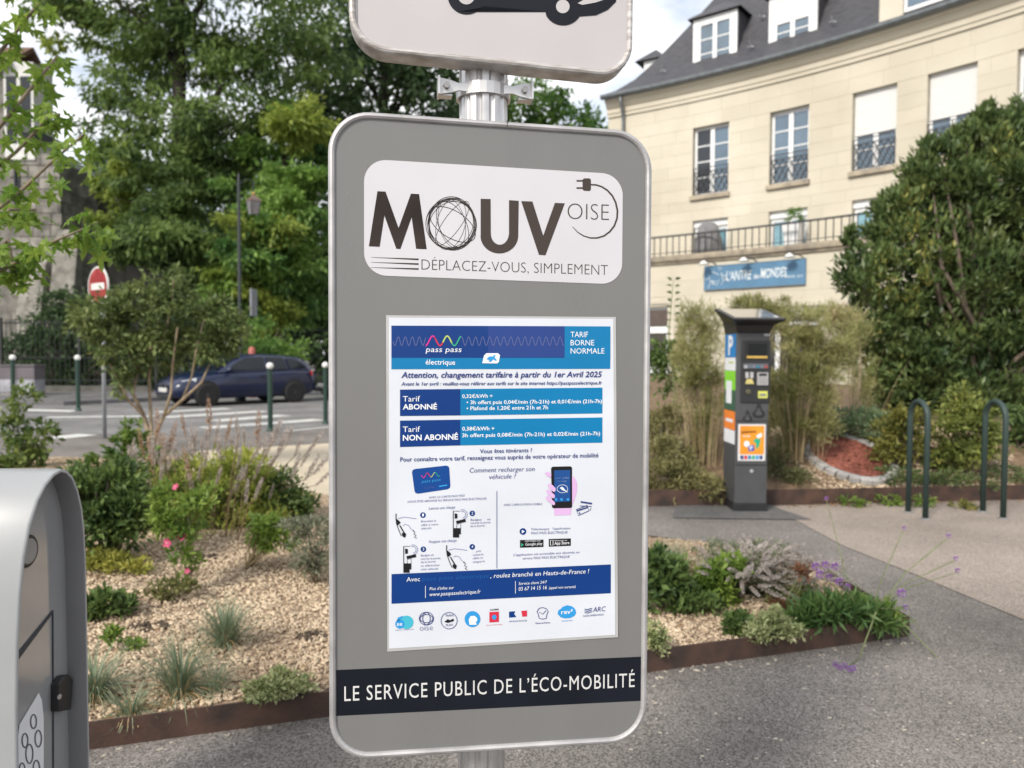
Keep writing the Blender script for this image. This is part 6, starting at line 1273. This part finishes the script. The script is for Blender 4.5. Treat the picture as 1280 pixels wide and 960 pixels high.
mbs.build('stem', m_gstem, ver)
foliage('foliage', ver, lf_fresh, [upb(vb,1080,765,30,24,14), upb(vb,1115,775,18,16,8)], 260, .07, .14, rise=.4, nsub=12)
fp_ = G(1055, 832, .02); fh = thing('fallen_flower', 'broken purple verbena sprig lying on the asphalt', 'flower', (fp_.x, fp_.y, 0)); mbs = MB()
for k, (px, py) in enumerate(((1044,830),(1050,834),(1056,832),(1062,836),(1067,835))):
    p = G(px, py, .012); o = bpy.data.objects.new('flower_head', hm[1]); COL.objects.link(o); o.parent = fh; o.location = p-wpos(fh); o.scale = (.6,.6,.6)
mbs.tube([G(1042,829,.004), G(1058,834,.006), G(1075,822,.004)], .0022, 5).build('stem', m_gstem, fh)

# ---- rear bed planting
def rx(px, py):                                         # spot on the rear mound: first hit of the sight line
    d = ray(px, py)
    for i in range(1200):
        y = 6.9+i*.01; p = ORG+d*(y/d.y)
        if p.z <= (rearz(p.x, p.y) if y > 7.1+(p.x-.2)*.085 else 0): break
    return p
b = rx(860, 606); jb = [pxb(835,600,b.y-.1,38,40,22), pxb(870,605,b.y-.1,38,40,20), pxb(840,570,b.y+.3,30,40,22), pxb(885,610,b.y-.2,24,26,18), pxb(820,545,b.y+.8,24,30,22), pxb(830,520,b.y+1.2,28,34,18)]
bush('spreading olive juniper spilling over the pavement left of the meter', b, jb, 14000, .058, .22, leafmat('juniper', (.085,.088,.03), (.27,.25,.105), (.33,.25,.13), trans=.2, clump=3), st=(.015,.005), sub=.36, nsub=30)
b = rx(965, 596); bush('low dull green juniper at the right foot of the meter', b, [pxb(975,592,b.y,26,30,12), pxb(1000,598,b.y,20,26,8), pxb(965,575,b.y+.2,20,24,12)], 2600, .05, .20, leafmat('juniper_dark', (.045,.06,.02), (.14,.145,.06), trans=.2, clump=3), st=(.012,.005), sub=.36, nsub=20)
sp_ = rx(848, 578); sl = thing('flood_light', 'small black garden floodlight in the juniper left of the meter', 'lamp', sp_)
sc3 = A(848, 563, sp_.y-.25); fm = Matrix.Translation(sc3) @ Matrix.Rotation(rad(-14), 4, 'X')
MB(fm).box(-.14, .14, -.02, .07, -.075, .075).build('housing', m_black, sl, bevel=.006); MB(fm).box(-.125, .125, -.024, -.0205, -.062, .062).build('lens', m_dglass, sl)
MB().tube([sc3+Vector((-.12,.03,-.02)), sc3+Vector((-.1,.06,-.16)), sp_+Vector((0,-.1,.0))], .012, 6).build('bracket', m_black, sl)
# tall feathery grass either side of the meter
m_feather = leafmat('feather_grass', (.18,.19,.06), (.45,.44,.20), (.50,.37,.24), trans=.4, clump=1.6, con=2.2); m_reed = leafmat('dry_reed', (.27,.20,.10), (.52,.42,.26), trans=.3, clump=3)
def plume(label, px, py, blobs, n, nb):
    b = rx(px, py); t = thing('feathery_shrub', label, 'shrub', b, group='tall feathery shrubs behind the parking meter'); bl = [pxb(x, y, b.y+dy, r, r2, r3) for x, y, dy, r, r2, r3 in blobs]
    foliage('foliage', t, m_feather, bl, int(n*2.2), .078, .10, out=.5, rise=.5, sub=.33, nsub=34, shell=.6)
    blades('reeds', t, m_reed, b, nb, 1.0, .012, .22, .32, .3)
    stems('stem', t, m_twig, b, [Vector(c)+Vector((random.uniform(-.6,.6)*r[0], 0, random.uniform(-.2,.8)*r[2])) for c, r in bl for _ in range(4)], .007, .002, .08)
plume('feathery buff shrub just left of the parking meter', 880, 580, [(880,420,0,24,30,36),(870,470,0,28,34,40),(885,520,0,24,30,40),(860,400,0,16,20,20),(855,440,0,14,20,30)], 5600, 90)
plume('largest feathery buff shrub right of the parking meter', 995, 575, [(1010,420,0,46,40,34),(975,400,0,34,36,26),(1000,470,0,50,44,40),(975,520,0,36,36,44),(1040,440,.1,30,30,38),(1020,520,0,26,30,40),(940,385,.1,26,30,14),(1050,400,.1,22,24,22)], 13500, 70)
plume('thin feathery shrub close beside the big laurel', 1065, 540, [(1068,430,.4,22,26,50),(1080,480,.4,18,22,40)], 1900, 20)
b = rx(838, 560); yt = thing('young_tree', 'slim young tree with paired leaves rising beside the panel right edge', 'tree', b); tp = A(842, 350, b.y+.3)
stems('trunk', yt, m_gstem, b, [tp], .012, .004, .03)
foliage('crown', yt, lf_shrub, [pxb(832,470,b.y+.3,18,24,22), pxb(828,440,b.y+.3,16,20,16), pxb(838,450,b.y+.3,16,20,20)], 900, .085, .4, sub=.36, nsub=14)
P = []; D = []
for i in range(9):
    z = .25*i*.42; c = Vector(tp)-Vector((0,0,i*.085)); 
    for s in (-1, 1):
        for q in (0, 1): P.append(tuple(c+Vector((s*.012,0,q*.02)))); D.append((s*.9, random.uniform(-.5,.5), .25-.2*q))
V, Fc = leaf_arrays(np.array(P), unit(np.array(D)), np.full(len(P), .085), np.full(len(P), .034)); np_mesh('shoot_leaves', V, Fc, leafmat('shoot_leaf', (.05,.10,.035), (.14,.20,.07), trans=.35), yt, kind='stuff')
b = rx(1060, 545); bush('low silvery green shrub beyond the red mulch circle', b, [pxb(1055,528,b.y,32,36,18), pxb(1090,525,b.y,28,30,18), pxb(1030,535,b.y,18,24,14), pxb(1105,540,b.y-.2,18,22,14)], 4200, .060, .28, leafmat('silver_leaf', (.06,.11,.045), (.24,.32,.17), trans=.3, clump=3), st=(.01,.004), sub=.36, nsub=24)
lf_aut = leafmat('autumn_leaf', (.09,.11,.025), (.30,.28,.07), (.42,.27,.10), trans=.4, clump=3)
b = rx(1120, 585); bush('green and bronze shrub seen through the first bike hoop', b, [pxb(1120,545,b.y,24,28,32), pxb(1140,530,b.y,22,26,26), pxb(1105,565,b.y,16,22,18), pxb(1150,560,b.y,20,24,20)], 3000, .062, .42, lf_aut, st=(.01,.004), sub=.36, nsub=20)
b = rx(1195, 590); bush('yellow-green shrub with tan tips between the two hoops', b, [pxb(1195,545,b.y,34,34,36), pxb(1215,520,b.y,22,26,24), pxb(1180,570,b.y,26,28,20), pxb(1200,500,b.y,12,18,16), pxb(1230,550,b.y,22,26,26), pxb(1190,515,b.y,16,18,16)], 5000, .065, .44, leafmat('golden_leaf', (.08,.12,.03), (.30,.33,.085), (.50,.38,.17), trans=.4, clump=3), st=(.01,.004,3,m_gstem), sub=.36, nsub=22)
b = rx(1272, 560); bush('green shrub at the right edge behind the second hoop', b, [pxb(1275,520,b.y,20,24,20), pxb(1290,545,b.y,26,28,24)], 1500, .065, .44, lf_shrub, st=(.01,.004), sub=.36, nsub=16)
for k, (px, py, lb) in enumerate(((1120,602,'low creeping green plant along the rear edging by the first hoop'),(1190,608,'low creeping green plant along the rear edging between the hoops'),(1262,598,'low creeping green plant along the rear edging at the right edge'))):
    b = rx(px, py); bush(lb, b, [pxb(px,py-8,b.y,30,26,9), pxb(px+30,py-5,b.y,24,22,8)], 1300, .042, .3, leafmat('creeper_leaf', (.04,.08,.025), (.14,.19,.06), trans=.3, clump=5), cat='plant', name='ground_plant', st=(.003,.0015), sub=.4, nsub=18, floor=b.z)
# big laurel
LYr = 11.2; b = Vector((A(1225,520,LYr).x, LYr, .35))
LB = [pxb(1225,470,LYr,90,80,70), pxb(1150,450,LYr,70,70,60), pxb(1280,440,LYr,90,80,80), pxb(1180,350,LYr,75,70,70), pxb(1105,400,LYr,45,50,45), pxb(1085,340,LYr-.2,32,40,34), pxb(1250,330,LYr,85,80,80), pxb(1140,300,LYr,50,50,50), pxb(1195,250,LYr,55,55,50), pxb(1265,240,LYr,70,60,60), pxb(1170,215,LYr,34,40,36), pxb(1225,190,LYr,40,40,34), pxb(1290,190,LYr,45,45,45), pxb(1340,330,LYr,110,90,140), pxb(1130,480,LYr,45,50,45), pxb(1120,260,LYr,26,30,26), pxb(1248,165,LYr,16,20,22), pxb(1270,150,LYr,14,18,24), pxb(1221,160,LYr,9,12,22), pxb(1150,230,LYr,18,24,26), pxb(1235,150,LYr,7,10,20), pxb(1190,180,LYr,8,10,18), pxb(1205,172,LYr,7,10,18), pxb(1100,290,LYr,10,14,20), pxb(1068,345,LYr,9,12,16), pxb(1160,190,LYr,7,10,18), pxb(1062,300,LYr,6,9,14)]
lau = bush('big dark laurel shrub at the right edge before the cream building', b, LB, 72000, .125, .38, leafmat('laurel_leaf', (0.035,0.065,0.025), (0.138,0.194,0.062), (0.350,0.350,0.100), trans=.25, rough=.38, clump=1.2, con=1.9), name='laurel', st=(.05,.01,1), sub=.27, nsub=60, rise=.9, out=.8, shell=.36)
foliage('young_shoots', lau, leafmat('young_laurel_leaf', (.06,.095,.03), (.17,.21,.07), trans=.3, rough=.4), LB, 7000, .12, .30, sub=.16, nsub=26, rise=1.2, out=.8, shell=.12)
# red mulch circle ringed with grey setts
RCc = Vector((3.61, 8.05, 0)); circ = [Vector((RCc.x+.36*math.cos(2*PI*i/32), RCc.y+.46*math.sin(2*PI*i/32), 0)) for i in range(32)]
rc = MB().add([(RCc.x,RCc.y,rearz(RCc.x,RCc.y)+.03)]+[(p.x,p.y,rearz(p.x,p.y)+.03) for p in circ], [(0,i+1,(i+1) % 32+1) for i in range(32)]).build('red_mulch_bed', M('red_mulch_base', (.16,.055,.038), .95, .2, 30, bump=.8, bscale=60)); struct(rc)
tag(chips('red_bark_chips', circ, lambda x, y: rearz(x, y)+.035, 2600, .03, .07, leafmat('red_bark', (.12,.035,.024), (.33,.12,.085), trans=0, rough=.8, clump=3)), 'red bark chips heaped inside the ring of grey setts', 'mulch')
rg = thing('stone_ring', 'ring of pale grey setts round the red bark circle', 'edging', RCc)
m_sett = M('grey_sett', (.36,.35,.34), .9, .15, 8, bump=.3, bscale=30, objrand=.18)
for i in range(26):
    a = 2*PI*i/26; c = Vector((RCc.x+.42*math.cos(a), RCc.y+.52*math.sin(a), 0)); c.z = rearz(c.x, c.y); zx = (rearz(c.x+.05, c.y)-rearz(c.x-.05, c.y))/.1; zy = (rearz(c.x, c.y+.05)-rearz(c.x, c.y-.05))/.1
    nv = Vector((-zx, -zy, 1)).normalized(); tg = Vector((-.42*math.sin(a), .52*math.cos(a), 0)); tg = (tg-nv*tg.dot(nv)).normalized(); bt = nv.cross(tg); mtx = Matrix(((tg.x,bt.x,nv.x,c.x),(tg.y,bt.y,nv.y,c.y),(tg.z,bt.z,nv.z,c.z),(0,0,0,1)))
    MB(mtx).box(-.054, .054, -.05, .05, -.05, .055+random.uniform(-.006,.008)).build('sett', m_sett, rg, bevel=.008)
# weeds at the foot of the rear edging, planter plant
for px, py, lb in ((1066,634,'tiny weed at the foot of the rear edging left of the first hoop'),(1110,632,'leggy weed at the foot of the rear edging by the first hoop'),(1152,633,'bright green weed growing inside the first hoop'),(1205,636,'dry weed and leaves at the foot of the edging between the hoops')):
    g = G(px, py); bush(lb, g, [pxb(px,py-6,g.y,14,14,8), pxb(px+8,py-3,g.y,10,10,5)], 150, .05, .42, lf_fresh if px != 1205 else lf_aut, cat='weed', name='weed', st=(.003,.0015,2,m_gstem), sub=.4, nsub=8, floor=0)
foliage('clipped_plant', PLANTER[0], lf_mid, [(tuple(PLANTER[1]+Vector((0,0,.85))), (.26,.26,.24))], 500, .07, .5)
# dead leaves in the mulch and along the edgings
mb = MB(); rl_ = random.Random(17)
for k in range(420):
    if k < 260:
        x, y = rl_.uniform(-4,2), rl_.uniform(2.6,6.5)
        if not inside(x, y, bed_poly): continue
        z = bedz(x, y)+.014
    else:
        t_ = rl_.random(); p = BK[1].lerp(BK[2], t_); x, y = p.x, p.y-.02-abs(rl_.gauss(0,.10)); z = .008
    s = rl_.uniform(.010,.024); a = rl_.uniform(0, 2*PI); d = Vector((math.cos(a), math.sin(a), rl_.uniform(-.3,.3))); w = Vector((-d.y, d.x, rl_.uniform(-.4,.4))); c = Vector((x, y, z+.004)); up_ = Vector((0,0,s*.35))
    mb.add([c-d*s, c-d*s*.2+w*s*.5+up_, c+d*s, c-d*s*.2-w*s*.5+up_, c], [(0,4,1),(1,4,2),(2,4,3),(3,4,0)])
tag(mb.build('leaf_litter', leafmat('dead_leaf', (.12,.065,.03), (.36,.22,.10), (.42,.33,.12), trans=.1, clump=9)), 'brown dead leaves strewn over the mulch and along the edging', 'litter', kind='stuff')
# petals, gum spots and gravel grains lying on the asphalt
m_lit = M('pale_litter', (.50,.45,.38), .9, .2, 10); mb = MB(); rl_ = random.Random(11)
for k in range(80):
    px, py = rl_.uniform(780,1278), 700+rl_.random()**.8*255
    p = G(px, py, .003)
    if inside(p.x, p.y, bed_poly) or p.x > 2.5: continue
    r_ = rl_.uniform(.0015,.006); a0 = rl_.uniform(0, 6); st_ = rl_.uniform(.4,1)
    ring = [(p.x+r_*math.cos(a0+i*PI/3)*1.6, p.y+r_*math.sin(a0+i*PI/3)*st_) for i in range(6)]; mb.prism([(x, y, .0005) for x, y in ring], (0, 0, .003))
for k in range(90):
    t_ = rl_.random(); p = EDGE_A.lerp(EDGE_B, t_)+Vector((.2,-.62,0)).normalized()*rl_.uniform(.01,.09); r_ = rl_.uniform(.003,.008); a0 = rl_.uniform(0,6)
    mb.prism([(p.x+r_*2*math.cos(a0), p.y+r_*2*math.sin(a0), .0005), (p.x+r_*math.cos(a0+1.6), p.y+r_*math.sin(a0+1.6), .0005), (p.x-r_*2*math.cos(a0), p.y-r_*2*math.sin(a0), .0005), (p.x-r_*math.cos(a0+1.6), p.y-r_*math.sin(a0+1.6), .0005)], (0,0,.004))
lt = mb.build('litter', m_lit); tag(lt, 'pale chips and petals scattered over the asphalt', 'litter', kind='stuff')
